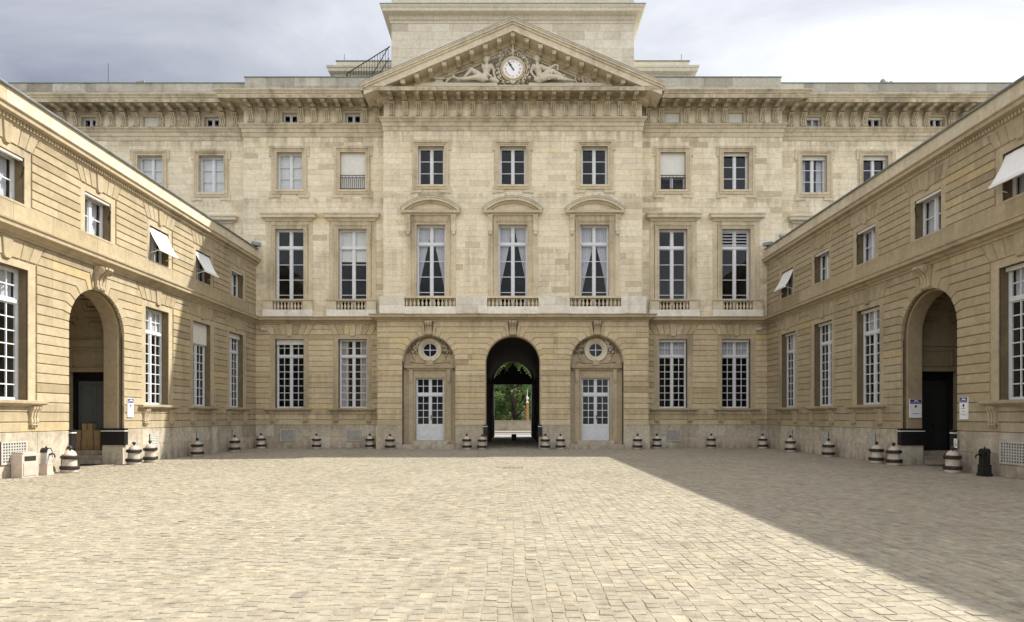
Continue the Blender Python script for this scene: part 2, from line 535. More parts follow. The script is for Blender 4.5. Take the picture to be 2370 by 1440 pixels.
def offset_poly(pts, ins):
    n = len(pts)
    out = []
    for i in range(n):
        p0, p1, p2 = pts[i - 1], pts[i], pts[(i + 1) % n]
        a, c = ins[i - 1], ins[i]
        d1 = (p1[0] - p0[0], p1[1] - p0[1])
        d2 = (p2[0] - p1[0], p2[1] - p1[1])
        l1, l2 = math.hypot(*d1), math.hypot(*d2)
        n1, n2 = (-d1[1] / l1, d1[0] / l1), (-d2[1] / l2, d2[0] / l2)
        cr = n1[0] * n2[1] - n1[1] * n2[0]
        if abs(cr) < 0.12:
            k = (a + c) / 2
            out.append((p1[0] + (n1[0] + n2[0]) / 2 * k, p1[1] + (n1[1] + n2[1]) / 2 * k))
        else:
            ox = (a * n2[1] - c * n1[1]) / cr
            oz = (c * n1[0] - a * n2[0]) / cr
            out.append((p1[0] + ox, p1[1] + oz))
    return out


class Stones:
    MATS = ['lower', 'lowerm', 'upper', 'plinth', 'roofst', 'tower', 'light']

    def __init__(s, thing, to_world, cap=300):
        s.items, s.thing, s.tw, s.cap = [], thing, to_world, cap

    def poly(s, pts, y, mat='lower', fwd=0.06, ins=0.022, ch=0.04, vert=0.003, back=0.03, arc=None, t=None):
        n = len(pts)
        iv = []
        for i in range(n):
            p, q = pts[i], pts[(i + 1) % n]
            if arc and i in arc:
                iv.append(0.002)
            elif abs(p[0] - q[0]) < 1e-4:
                iv.append(vert)
            else:
                iv.append(ins)
        inner = offset_poly(pts, iv)
        vs = [(x, y + back, z) for x, z in pts] + [(x, y - fwd + ch, z) for x, z in pts] + [(x, y - fwd, z) for x, z in inner]
        fs = [tuple(range(2 * n, 3 * n))]
        for k in (0, n):
            fs += [(k + i, k + (i + 1) % n, k + n + (i + 1) % n, k + n + i) for i in range(n)]
        ar = 0.5 * abs(sum(pts[i][0] * pts[(i + 1) % n][1] - pts[(i + 1) % n][0] * pts[i][1] for i in range(n)))
        c = s.tw((sum(p[0] for p in pts) / n, y, sum(p[1] for p in pts) / n))
        px, pz = FPX * c[0] / max(c[1], .1), FPX * (c[2] - CAMH) / max(c[1], .1)
        vis = c[1] > 1 and abs(px) < 1185 and -475 < pz < 965
        s.items.append((ar / c[1] ** 2 * (1 if vis else 0.001) * s.fore(c), vs, fs, rt() if t is None else t, s.MATS.index(mat)))

    def fore(s, c):
        return 1.0

    def rect(s, x0, x1, z0, z1, y, mat, **kw):
        s.poly([(x0, z0), (x1, z0), (x1, z1), (x0, z1)], y, mat, **kw)

    def finish(s):
        s.items.sort(key=lambda i: -i[0])
        for _, vs, fs, t, m in s.items[:s.cap]:
            ob('stone', MB().add(vs, fs, t), s.MATS[m], s.thing)
        rest = MB()
        for _, vs, fs, t, m in s.items[s.cap:]:
            rest.add(vs, fs, t, m)
        if rest.f:
            kind(ob('stonework', rest, s.MATS, s.thing), 'stuff')


Z0, CH = 1.13, 0.2611
ZT = 5.569                       # underside of the flat arches
JOINTS = [Z0 + CH * i for i in range(20)]


def gaps(u0, u1, holes):
    out, a = [], u0
    for h0, h1 in sorted(holes):
        if h0 > a + 0.02:
            out.append((a, min(h0, u1)))
        a = max(a, h1)
    if a < u1 - 0.02:
        out.append((a, u1))
    return out


def fan(st, uc, hw, zb, zt, slope, y, n=7, mat='lower', drop=0.07, fwd=0.06):
    top = hw + (zt - zb) * slope
    ed = []
    for i in range(n + 1):
        f = -1 + 2 * i / n
        ed.append((uc + f * hw, uc + f * top))
    for i in range(n):
        (b0, t0), (b1, t1) = ed[i], ed[i + 1]
        if i == n // 2:
            st.poly([(b0, zb), (b0 + 0.05, zb - drop), (b1 - 0.05, zb - drop), (b1, zb), (t1, zt), (t0, zt)], y, mat, fwd=fwd + 0.03, ins=0.018)
        else:
            st.poly([(b0, zb), (b1, zb), (t1, zt), (t0, zt)], y, mat, fwd=fwd, ins=0.018)


def rustic(st, u0, u1, y, wins=(), arches=(), joints=JOINTS, zsill=1.9, hw=0.95, zt=ZT, slope=0.56, mat='lower', maxlen=1.7, nfan=7):
    """banded stones with channelled joints: wins = centres of flat-arched windows, arches = (centre, r, springing)"""
    n = len(joints) - 1
    for k in range(n):
        z0, z1 = joints[k], joints[k + 1]
        lo, hi = [], []
        for w in wins:
            if z1 <= zsill + 0.03:
                continue
            d0 = hw + max(0, z0 - zt) * slope
            d1 = hw + max(0, z1 - zt) * slope
            lo.append((w - d0, w + d0))
            hi.append((w - d1, w + d1))
        for c, r, zs in arches:
            if z1 <= zs:
                lo.append((c - r, c + r))
                hi.append((c - r, c + r))
            else:
                e = r + 0.62
                lo.append((c - e, c + e))
                hi.append((c - e, c + e))
        for (a0, b0), (a1, b1) in zip(gaps(u0, u1, lo), gaps(u0, u1, hi)):
            L = min(b0, b1) - max(a0, a1)
            m = max(1, math.ceil(L / maxlen))
            cuts = [(a0, a1)]
            for i in range(1, m):
                x = max(a0, a1) + L * (i + (rng.uniform(-.18, .18)) + (0.15 if k % 2 else -0.15)) / m
                cuts.append((x, x))
            cuts.append((b0, b1))
            for (p0, p1), (q0, q1) in zip(cuts, cuts[1:]):
                st.poly([(p0, z0), (q0, z0), (q1, z1), (p1, z1)], y, mat)
    for w in wins:
        fan(st, w, hw, zt, joints[-1], slope, y, nfan, mat)
    for c, r, zs in arches:
        def ang(z):
            if z <= zs:
                return None
            return None if z > 5.75 else math.asin(min(0.93, (z - zs) / (r + 0.25)))
        pts = []
        for z in joints:
            if z <= zs:
                pts.append((r, z, None, r))
                continue
            a = ang(z) if z < 5.75 else (R(77.5) if z < 5.95 else R(83.2))
            qx = r * math.cos(a) + (z - zs - r * math.sin(a)) / math.tan(a)
            pts.append((r * math.cos(a), zs + r * math.sin(a), a, qx))
        for k in range(n):
            z0, z1 = joints[k], joints[k + 1]
            if z1 <= zs:
                continue
            p, q = pts[k], pts[k + 1]
            for s_ in (1, -1):
                e = r + 0.62
                poly = [(p[0], p[1])]
                if p[2] is not None:
                    poly.append((p[3], z0))
                poly += [(e, z0), (e, z1), (q[3], z1), (q[0], q[1])]
                na = len(poly) - 1
                a0, a1 = (p[2] or 0.0), q[2]
                m = max(1, int((a1 - a0) / R(7)))
                for i in range(1, m):
                    a = a1 + (a0 - a1) * i / m
                    poly.append((r * math.cos(a), zs + r * math.sin(a)))
                if p[2] is None and p[1] < zs - 0.01:
                    poly.append((r, zs))
                poly = [(c + s_ * x, z) for x, z in poly]
                N_ = len(poly)
                arc = set(range(na, N_))
                if s_ < 0:
                    poly = poly[::-1]
                    arc = {(N_ - 2 - i) % N_ for i in arc}
                st.poly(poly, y, mat, arc=arc)


def ashlar(st, u0, u1, z0, z1, y, holes=(), ch=0.272, mat='upper', lmin=0.5, lmax=1.15, fwd=0.02, ins=0.006):
    n = max(1, round((z1 - z0) / ch))
    h = (z1 - z0) / n
    for k in range(n):
        a, b = z0 + k * h, z0 + (k + 1) * h
        mid = (a + b) / 2
        hs = [(h0, h1) for h0, h1, y0, y1 in holes if y0 < mid < y1]
        for g0, g1 in gaps(u0, u1, hs):
            x = g0
            while x < g1 - 1e-4:
                L = rng.uniform(lmin, lmax)
                e = g1 if g1 - x - L < lmin * 0.6 else x + L
                st.rect(x, e, a, b, y, mat, fwd=fwd, ins=ins, ch=0.012, vert=ins)
                x = e


def wall(mb, u0, u1, z0, z1, yf, yb, rects=(), arches=(), t=0.5):
    us = sorted({u0, u1, *[r[0] for r in rects], *[r[1] for r in rects], *[c - r for c, r, _ in arches], *[c + r for c, r, _ in arches]})
    us = [u for u in us if u0 - 1e-6 <= u <= u1 + 1e-6]
    for a, b in zip(us, us[1:]):
        mid = (a + b) / 2
        hs = [(r[2], r[3]) for r in rects if r[0] < mid < r[1]]
        for c, r, zs in arches:
            if abs(mid - c) < r:
                hs.append((-1, zs + r + 0.001))
        for g0, g1 in gaps(z0, z1, hs):
            mb.box(a, b, yf, yb, g0, g1, t)
    for c, r, zs in arches:
        n = 28
        zt = zs + r + 0.001
        for i in range(n):
            a, b = math.pi * i / n, math.pi * (i + 1) / n
            p, q = (c + r * math.cos(a), zs + r * math.sin(a)), (c + r * math.cos(b), zs + r * math.sin(b))
            mb.prism([q, p, (p[0], zt), (q[0], zt)], yf, yb, t)


# ---------------------------------------------------------------- windows
WCACHE = {}


def pane_mesh(w, h):
    k = ('pane', round(w, 3), round(h, 3))
    if k not in WCACHE:
        WCACHE[k] = mesh_of('pane', MB().box(-w / 2, w / 2, -0.004, 0.004, 0, h), 'glass', origin=(0, 0, 0))[0]
    return WCACHE[k]


def window_kit(w, h, zones, cols, stile=0.06, mid=0.09, mun=0.031, bar=0.10, outer=0.055, depth=0.07, leaves=2, panel=0.0):
    """zones: (z0, z1, rows) bottom to top; returns the frame mesh and the panes (x, z, w, h)"""
    key = ('kit', w, h, tuple(zones), cols, panel, leaves, mun)
    if key in WCACHE:
        return WCACHE[key]
    mb, panes = MB(), []
    d0, d1 = -depth / 2, depth / 2
    mb.box(-w / 2, -w / 2 + outer, d0, d1, 0, h)
    mb.box(w / 2 - outer, w / 2, d0, d1, 0, h)
    mb.box(-w / 2 + outer, w / 2 - outer, d0, d1, 0, outer)
    mb.box(-w / 2 + outer, w / 2 - outer, d0, d1, h - outer, h)
    for i, (z0, z1, rows) in enumerate(zones):
        if i:
            mb.box(-w / 2 + outer, w / 2 - outer, d0 - 0.03, d1, zones[i - 1][1], z0)
        lw = (w - 2 * outer - mid * (leaves - 1)) / leaves
        for k in range(leaves):
            x0 = -w / 2 + outer + k * (lw + mid)
            if k:
                mb.box(x0 - mid, x0, d0 - 0.015, d1, z0, z1)
            s_ = stile * 0.55
            mb.box(x0, x0 + s_, d0 + .01, d1 - .01, z0, z1)
            mb.box(x0 + lw - s_, x0 + lw, d0 + .01, d1 - .01, z0, z1)
            mb.box(x0 + s_, x0 + lw - s_, d0 + .01, d1 - .01, z0, z0 + s_)
            mb.box(x0 + s_, x0 + lw - s_, d0 + .01, d1 - .01, z1 - s_, z1)
            zb = z0 + s_
            if panel and i == 0:
                mb.box(x0 + s_, x0 + lw - s_, d0 + .02, d1 - .02, zb, zb + panel)
                mb.frame(x0 + lw / 2, zb + 0.12, zb + panel - 0.12, lw / 2 - s_ - 0.10, [(0.025, 0.012)], d0 + 0.02)
                zb += panel
            iw, ih = lw - 2 * s_, z1 - s_ - zb
            rl = rows if isinstance(rows, tuple) else (1,) * rows
            tot = sum(rl)
            cw = (iw - mun * (cols - 1)) / cols
            avail = ih - mun * (len(rl) - 1)
            for c in range(1, cols):
                xx = x0 + s_ + c * (cw + mun)
                mb.box(xx - mun, xx, d0 + .015, d1 - .015, zb, zb + ih)
            z = zb
            for r, q in enumerate(rl):
                hh = avail * q / tot
                for c in range(cols):
                    panes.append((x0 + s_ + c * (cw + mun) + cw / 2, z, cw, hh))
                if r < len(rl) - 1:
                    mb.box(x0 + s_, x0 + lw - s_, d0 + .017, d1 - .017, z + hh, z + hh + mun)
                z += hh + mun
    me = mesh_of('window', mb, 'white', origin=(0, 0, 0))[0]
    room = MB()
    a, d = w / 2 + 0.05, 2.1
    vs = [(-a, .14, -.1), (a, .14, -.1), (a, d, -.1), (-a, d, -.1), (-a, .14, h + .1), (a, .14, h + .1), (a, d, h + .1), (-a, d, h + .1)]
    room.add(vs, [(0, 1, 2, 3), (7, 6, 5, 4), (5, 6, 2, 1), (6, 7, 3, 2), (7, 4, 0, 3)])
    rm = mesh_of('room', room, 'room', origin=(0, 0, 0))[0]
    WCACHE[key] = (me, panes, rm)
    return WCACHE[key]


def curtain_mesh(w, h, style, mat='curtain'):
    key = ('cur', round(w, 2), round(h, 2), style, mat)
    if key in WCACHE:
        return WCACHE[key]
    mb = MB()
    rg = random.Random(len(WCACHE))
    sides = (-1, 1)
    nx, nz = 26, 14
    for s_ in sides:
        ph = rg.uniform(0, 6)
        vs = []
        for j in range(nz + 1):
            f = j / nz
            z = h * (0.77 + 0.23 * f) if style == 'transom' else h * f
            if style.startswith('tied'):
                ft, pw = {'tied': (.25, 1.15), 'tied_low': (.14, 1.35), 'tied_high': (.32, 1.0)}[style]
                ft += .05 * s_ * (1 if style != 'tied' else -.5)
                g = 0.02 + 0.98 * min(1, max(0, (f - ft) / 0.62)) ** pw if f > ft else 0.02
                wd = w / 2 * (0.05 + 0.83 * g)
            elif style == 'side':
                wd = w / 2 * 0.55
            else:
                wd = w / 2 * 0.98
            for i in range(nx + 1):
                x = wd * i / nx
                y = 0.03 * math.sin(i * 1.5 + ph) + 0.012 * math.sin(i * 3.7 + ph * 2 + f * 2)
                vs.append((s_ * (w / 2 - x), y, z))
        fs = []
        for j in range(nz):
            for i in range(nx):
                a = j * (nx + 1) + i
                fs.append((a, a + 1, a + nx + 2, a + nx + 1))
        mb.add(vs, fs)
    WCACHE[key] = mesh_of('curtain', mb, mat, smooth=True, origin=(0, 0, 0))[0]
    return WCACHE[key]


def place_window(thing, uc, z0, y, kit, w, h, curtain=None, cmat='curtain', shutter=0.0, shade=0.0, name='window', label=None):
    me, panes, rm = kit
    o = put(name, me, thing, (uc, y, z0))
    if label:
        o['label'] = label
    for (px, pz, pw, ph) in panes:
        put('pane', pane_mesh(pw, ph), o, (uc + px, y, z0 + pz))
    put('room', rm, o, (uc, y, z0))
    if curtain:
        put('curtain', curtain_mesh(w - 0.1, h - 0.08, curtain, cmat), o, (uc, y + 0.13, z0 + 0.04))
    if shutter:
        mb = MB().box(uc - w / 2 + .01, uc + w / 2 - .01, y - 0.12, y - 0.05, z0 + h - shutter, z0 + h + 0.02)
        n = int(shutter / 0.06)
        for i in range(n):
            zz = z0 + h - shutter + shutter * (i + 0.5) / n
            mb.box(uc - w / 2 + .02, uc + w / 2 - .02, y - 0.128, y - 0.118, zz - 0.018, zz + 0.018)
        ob('roller_shutter', mb, 'cream', o)
    if shade:
        ob('roller_blind', MB().box(uc - w / 2 + .05, uc + w / 2 - .05, y + 0.06, y + 0.075, z0 + h - shade, z0 + h - .03), 'cream', o)
    return o

# ================================================================ ground
ground = bpy.data.objects.new('ground', None)
gm = MB()
gm.add([(-900, -900, -0.03), (900, -900, -0.03), (900, 1500, -0.03), (-900, 1500, -0.03)], [(0, 1, 2, 3)])
ground = kind(ob('ground', gm, 'earth'), 'structure')
court = MB()
court.add([(-13.2, -6, -0.0042), (13.2, -6, -0.0042), (13.2, 29.9, -0.0042), (-13.2, 29.9, -0.0042)], [(0, 1, 2, 3)])
court.add([(-1.7, 29.9, -0.012), (1.7, 29.9, -0.012), (1.7, 46.4, -0.012), (-1.7, 46.4, -0.012)], [(0, 1, 2, 3)])
courtyard = kind(ob('courtyard_paving', court, 'sand'), 'structure')

cob = []
g2 = random.Random(5)


def cobble_rows(x0, x1, y0, y1):
    x = x0
    while x < x1 - 0.05:
        w = g2.uniform(0.120, 0.150)
        if x + w > x1:
            w = x1 - x
        y = y0 + g2.uniform(-0.15, 0)
        ph = g2.uniform(0, 6)
        while y < y1:
            L = g2.uniform(0.105, 0.185)
            e = 0.006
            wob = 0.016 * math.sin(y * 1.3 + ph) + 0.008 * math.sin(y * 4.1 + 2 * ph)
            a0, a1, b0, b1 = x + e + wob, x + w - e + wob, y + e, y + L - e
            j = lambda k: g2.uniform(-k, k)
            h = g2.gauss(0.0, 0.0016)
            tx, ty = j(0.0016), j(0.0016)
            q = 0.007
            base = [(a0 + j(.008), b0 + j(.008)), (a1 + j(.008), b0 + j(.008)), (a1 + j(.008), b1 + j(.008)), (a0 + j(.008), b1 + j(.008))]
            cxm, cym = (a0 + a1) / 2, (b0 + b1) / 2
            vs = [(p[0], p[1], -0.014) for p in base]
            hs = (h - tx - ty, h + tx - ty, h + tx + ty, h - tx + ty)
            for (px, py), hh in zip(base, hs):
                vs.append((px + (q if px < cxm else -q), py + (q if py < cym else -q), hh))
            r = g2.random()
            patch = 0.5 + 0.13 * math.sin(cxm * 0.9 + 1.3 * math.sin(cym * 0.35)) * math.sin(cym * 0.6 + 2)
            t = g2.uniform(0.0, 0.25) if r < 0.035 else (g2.uniform(0.8, 1.0) if r > 0.93 else min(0.85, max(0.22, g2.gauss(patch, 0.085))))
            vis = cym > 4.3 and abs(cxm) / cym < 0.85 and cym < 9
            cob.append((cym + (0 if vis else 100), vs, t))
            y += L
        x += w


CF = [(4, 5, 6, 7), (0, 1, 5, 4), (1, 2, 6, 5), (2, 3, 7, 6), (3, 0, 4, 7)]
cobble_rows(-12.95, 12.85, -1.5, 29.75)
cobble_rows(-1.6, 1.6, 29.75, 46.2)
cob.sort(key=lambda c: c[0])
for _, vs, t in cob[:300]:
    ob('cobble', MB().add(vs, CF, t), 'cobble', courtyard)
rest = cob[300:]
V = np.array([c[1] for c in rest], dtype=np.float32).reshape(-1, 3)
nF = len(rest)
Fb = (np.array(CF)[None] + (np.arange(nF) * 8)[:, None, None]).reshape(-1, 4)
me = bpy.data.meshes.new('cobblestones')
me.from_pydata(V.tolist(), [], Fb.tolist())
at = me.attributes.new('tint', 'FLOAT', 'FACE')
at.data.foreach_set('value', np.repeat(np.array([c[2] for c in rest], dtype=np.float32), 5))
me.materials.append(M['cobble'])
kind(link('cobblestones', me, courtyard, (0, 0, 0)), 'stuff')
POS['cobblestones'] = (0, 0, 0)
o = bpy.data.objects['cobblestones']
o.location = tuple(-c for c in POS[courtyard.name])

# ================================================================ shared pieces
KIT_GROUND = window_kit(1.40, 3.41, [(.055, 2.53, 7), (2.63, 3.355, 2)], 2)
KIT_FIRST = window_kit(1.40, 4.04, [(.055, 3.10, 4), (3.22, 3.985, 1)], 1, mid=0.11)
KIT_ATTIC = window_kit(1.26, 1.87, [(.055, 1.815, 3)], 1, mid=0.10)
KIT_FRIEZE = window_kit(0.74, 0.54, [(.04, 0.50, 1)], 1, mid=0.06, outer=0.04)
KIT_MEZZ = window_kit(1.16, 1.22, [(.055, 1.165, 2)], 1, mid=0.10)
KIT_DOOR = window_kit(1.38, 3.03, [(.03, 2.17, 4), (2.30, 3.0, 2)], 2, panel=0.74, mid=0.09)


def console_mesh():
    mb = MB()
    pr = [(y * 1.35, z) for y, z in [(0.02, 0.0), (-0.10, 0.0), (-0.145, 0.03), (-0.15, 0.08), (-0.11, 0.14), (-0.075, 0.24), (-0.085, 0.36), (-0.13, 0.46), (-0.185, 0.54), (-0.19, 0.62), (0.02, 0.62)]]
    for x0, x1, k in ((-0.125, -0.06, 1.0), (-0.06, -0.030, 0.55), (-0.030, 0.030, 1.06), (0.030, 0.06, 0.55), (0.06, 0.125, 1.0)):
        mb.side([(y * k if y < 0 else y, z) for y, z in pr], x0, x1)
    mb.box(-0.14, 0.14, -0.28, 0.02, 0.62, 0.67)
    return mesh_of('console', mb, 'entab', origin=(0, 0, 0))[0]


def bracket_mesh():
    mb = MB()
    pr = [(0.02, 0.0), (-0.14, -0.02), (-0.24, -0.01), (-0.32, 0.06), (-0.45, 0.08), (-0.58, 0.04), (-0.66, 0.07), (-0.68, 0.14), (-0.68, 0.24), (0.02, 0.24)]
    mb.side(pr, -0.11, 0.11)
    mb.side([(y * 0.97, z - 0.012) for y, z in pr[:-2]] + [(-0.66, 0.1), (0.02, 0.1)], -0.06, 0.06)
    mb.box(-0.13, 0.13, -0.70, 0.02, 0.24, 0.285)
    mb.v = [(x * .92, y, z * 0.68) for x, y, z in mb.v]
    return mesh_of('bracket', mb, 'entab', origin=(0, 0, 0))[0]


def sill_bracket_mesh():
    mb = MB()
    pr = [(0.02, 0.06), (-0.07, 0.06), (-0.085, 0.12), (-0.07, 0.22), (-0.09, 0.36), (-0.14, 0.46), (-0.15, 0.52), (0.02, 0.52)]
    for x0, x1, k in ((-0.12, -0.06, 1.0), (-0.06, -0.03, 0.7), (-0.03, 0.03, 1.0), (0.03, 0.06, 0.7), (0.06, 0.12, 1.0)):
        mb.side([(y * k if y < 0 else y, z) for y, z in pr], x0, x1)
    mb.box(-0.125, 0.125, -0.10, 0.02, 0.03, 0.06)
    for x in (-0.08, 0.0, 0.08):
        mb.lathe([(0.018, -0.035), (0.028, 0.0), (0.028, 0.03)], x, -0.055, 0, 8)
    return mesh_of('sill_bracket', mb, 'flat', origin=(0, 0, 0))[0]


def baluster_mesh(h):
    pr = [(0.055, 0), (0.055, 0.05), (0.032, 0.07), (0.028, 0.11), (0.05, 0.24), (0.062, 0.36), (0.055, 0.5), (0.034, 0.7), (0.027, 0.84), (0.045, 0.88), (0.045, 0.93), (0.055, 0.94), (0.055, 1.0)]
    return mesh_of('baluster', MB().lathe([(r * 1.05, z * h) for r, z in pr], n=10), 'trim', smooth=True, origin=(0, 0, 0))[0]


ME_CONSOLE, ME_BRACKET, ME_SILLBR, ME_BAL = console_mesh(), bracket_mesh(), sill_bracket_mesh(), baluster_mesh(0.38)

P_SILL = [(-.03, 1.80), (.05, 1.80), (.07, 1.835), (.14, 1.85), (.155, 1.875), (.17, 1.88), (.18, 1.945), (-.03, 1.965)]
P_STRING = [(-.05, 6.09), (.05, 6.09), (.06, 6.15), (.13, 6.18), (.17, 6.24), (.33, 6.265), (.345, 6.36), (.38, 6.375), (.39, 6.41), (-.05, 6.455)]
P_HOOD = [(-.04, 11.16), (.06, 11.16), (.08, 11.22), (.15, 11.26), (.24, 11.29), (.25, 11.40), (.29, 11.44), (.30, 11.48), (.10, 11.60), (-.04, 11.66)]


def ground_window(thing, uc, y, **kw):
    """tall small-paned window with flat surround, sill slab and two sill brackets"""
    sw = place_window(thing, uc, 1.95, y + 0.27, KIT_GROUND, 1.40, 3.41, **kw)
    ob('surround', MB().frame(uc, 1.95, 5.36, 0.70, [(0.25, 0.025)], y, bottom=False), 'flat', thing)
    ob('window_sill', MB().hood(uc - 0.98, uc + 0.98, y - 0.05, P_SILL).box(uc - .7, uc + .7, y - .05, y + .32, 1.90, 1.953), 'flat', thing)
    for s_ in (-1, 1):
        put('sill_bracket', ME_SILLBR, thing, (uc + s_ * 0.80, y - 0.055, 1.28))
    return sw


def grille(thing, uc, y, z0, w, h, nx, nz, hbars=False):
    mb = MB().box(uc - w / 2, uc + w / 2, y - 0.012, y + 0.01, z0, z0 + h)
    g = ob('vent_grille', mb, 'grill' if hbars else 'dark', thing)
    b = MB()
    b.frame(uc, z0 + .05, z0 + h - .05, w / 2 - .05, [(0.05, 0.03)], y)
    if hbars:
        for i in range(nz):
            z = z0 + .05 + (h - .1) * (i + .5) / nz
            b.side([(y - .035, z - .02), (y - .02, z - .028), (y - .012, z + .02), (y - .02, z + .02)], uc - w / 2 + .05, uc + w / 2 - .05)
    else:
        for i in range(1, nx):
            x = uc - w / 2 + .04 + (w - .08) * i / nx
            b.box(x - w / nx * 0.19, x + w / nx * 0.19, y - .026, y - .008, z0 + .03, z0 + h - .03)
        for i in range(1, nz):
            z = z0 + .04 + (h - .08) * i / nz
            b.box(uc - w / 2 + .03, uc + w / 2 - .03, y - .024, y - .01, z - h / nz * 0.19, z + h / nz * 0.19)
    ob('lattice', b, 'grill', g)


def plinth(st, u0, u1, y, holes=(), fwd=0.09):
    ashlar(st, u0, u1, 0.0, 0.57, y, holes, 0.57, 'plinth', 0.9, 1.7, fwd, 0.008)
    ashlar(st, u0, u1, 0.57, 1.13, y, holes, 0.56, 'plinth', 0.9, 1.7, fwd, 0.008)


def jamb_guard(thing, ua, sgn, y, d):
    """black metal cover round a jamb: ua = jamb edge, sgn = +1 when the opening lies to the right"""
    e = ua + sgn * 0.045
    x0, x1 = sorted((ua - sgn * 0.14, e))
    mb = MB().box(x0, x1, y - 0.16, y + d, 0.62, 1.16)
    g = ob('jamb_guard', mb, 'iron', thing)
    x0, x1 = sorted((ua - sgn * 0.146, e + sgn * 0.006))
    ob('pale_strip', MB().box(x0, x1, y - 0.166, y + d + .004, 1.06, 1.09), 'cream', g)


def keystone(thing, uc, y, zb, zt, w=0.30, scroll=0.34):
    """scrolled console keystone"""
    h = zt - zb
    pr = [(0.03, 0), (-0.07, 0), (-0.12, 0.05 * h), (-0.13, 0.13 * h), (-0.09, 0.2 * h), (-0.09, 0.4 * h), (-0.14, 0.6 * h), (-0.24, 0.74 * h), (-scroll, 0.86 * h), (-scroll, 0.95 * h), (-0.26, h), (0.03, h)]
    mb = MB()
    for a, b, k in ((-.5, -.28, 1.0), (-.28, -.16, .8), (-.16, .16, 1.05), (.16, .28, .8), (.28, .5, 1.0)):
        mb.side([(y + (p * k if p < 0 else p), zb + q) for p, q in pr], uc + a * w, uc + b * w)
    for s_ in (-1, 1):
        for rr, cz, cy in ((0.115, zt - 0.13, -scroll + 0.13), (0.06, zb + 0.10, -0.075)):
            mb.add(*disc_x(uc + s_ * (w / 2 + 0.012), y + cy, cz, rr, s_ * 0.02))
    return ob('keystone', mb, 'flat', thing)


def disc_x(x, y, z, r, th, n=14):
    vs = [(x, y + r * math.cos(2 * math.pi * k / n), z + r * math.sin(2 * math.pi * k / n)) for k in range(n)]
    vs += [(x + th, y + 0.7 * r * math.cos(2 * math.pi * k / n), z + 0.7 * r * math.sin(2 * math.pi * k / n)) for k in range(n)]
    fs = [tuple(range(n)), tuple(range(2 * n - 1, n - 1, -1))] + [(k, (k + 1) % n, (k + 1) % n + n, k + n) for k in range(n)]
    return vs, fs


# ================================================================ main building
YM = 29.8
mainb = root('palace_building', (0, YM, 0), 0, 'tall cream stone palace front with clock pediment and central carriage arch', 'building')
SM = Stones(mainb, lambda p: (p[0], YM + p[1], p[2]))
YC, YG, YO = -0.65, -0.85, 0.40        # pavilion upper wall, pavilion ground wall, outer bays
WS = (-11.0, -7.89, 7.89, 11.0)
WC = (-3.94, 0.0, 3.94)
WO = (-18.1, -15.05, 15.05, 18.1)
WOF = (-21.2, -18.1, -15.05, 15.05, 18.1, 21.2)
A_MAIN = (0.0, 1.333, 4.10)
NICHES = ((-4.02, 1.27, 4.17), (4.02, 1.27, 4.17))

wm, wu = MB(), MB()
for s_ in (-1, 1):
    ws = [w for w in WS if w * s_ > 0]
    a, b = sorted((s_ * 13.3, s_ * 6.40))
    wall(wm, a, b, 0, 6.3, 0, .5, [(w - .7, w + .7, 1.95, 5.36) for w in ws])
    a, b = sorted((s_ * 13.25, s_ * 6.20))
    wall(wu, a, b, 6.3, 16.9, 0, .5, [(w - .7, w + .7, 6.75, 10.79) for w in ws] + [(w - .63, w + .63, 12.7, 14.57) for w in ws] + [(w - .37, w + .37, 15.98, 16.52) for w in ws])
    ws = [w for w in WO if w * s_ > 0]
    wf = [w for w in WOF if w * s_ > 0]
    a, b = sorted((s_ * 28, s_ * 13.2))
    wall(wu, a, b, 6.0, 16.9, YO, YO + .5, [(w - .7, w + .7, 6.75, 10.79) for w in ws] + [(w - .63, w + .63, 12.7, 14.57) for w in ws] + [(w - .37, w + .37, 15.98, 16.52) for w in wf])
    for x0, x1, ya, yb, za, zb in ((6.0, 6.449, YG + .5, 0.3, 0, 6.3), (5.8, 6.219, YC + .5, 0.3, 6.3, 16.9), (13.0, 13.249, .5, .8, 6, 16.9)):
        a, b = sorted((s_ * x0, s_ * x1))
        (wm if za == 0 else wu).box(a, b, ya, yb, za, zb)
wall(wm, -6.45, 6.45, 0, 6.3, YG, YG + .5, (), (A_MAIN,) + NICHES)
wall(wu, -6.22, 6.22, 6.3, 16.9, YC, YC + .5, [(w - .7, w + .7, 6.75, 10.79) for w in WC] + [(w - .63, w + .63, 12.7, 14.57) for w in WC])
for c, r, zs in NICHES:
    wall(wm, c - 1.5, c + 1.5, 0, 5.7, YG + .40, YG + .62, [(c - .69, c + .69, .38, 3.41), (c - .36, c + .36, 4.77 - .36, 4.77 + .36)])
ob('wall', wm, 'joint', mainb)
ob('upper_wall', wu, 'mortar', mainb)
for c, r, zs in NICHES:
    f = MB()
    wall(f, c - r, c + r, 0, 5.44, YG + .385, YG + .41, [(c - .69, c + .69, .38, 3.41), (c - .36, c + .36, 4.77 - .36, 4.77 + .36)])
    ob('niche_panel', f, 'flat', mainb)

# rusticated ground storey
for s_ in (-1, 1):
    a, b = sorted((s_ * 12.9, s_ * 6.45))
    rustic(SM, a, b, 0, [w for w in WS if w * s_ > 0], mat='lowerm')
    plinth(SM, a, b, 0)
rustic(SM, -6.45, 6.45, YG, (), (A_MAIN,) + NICHES, zsill=0, mat='lowerm')
plinth(SM, -6.45, 6.45, YG, [(A_MAIN[0] - A_MAIN[1], A_MAIN[0] + A_MAIN[1], -1, 2)] + [(c - r, c + r, -1, 2) for c, r, _ in NICHES])
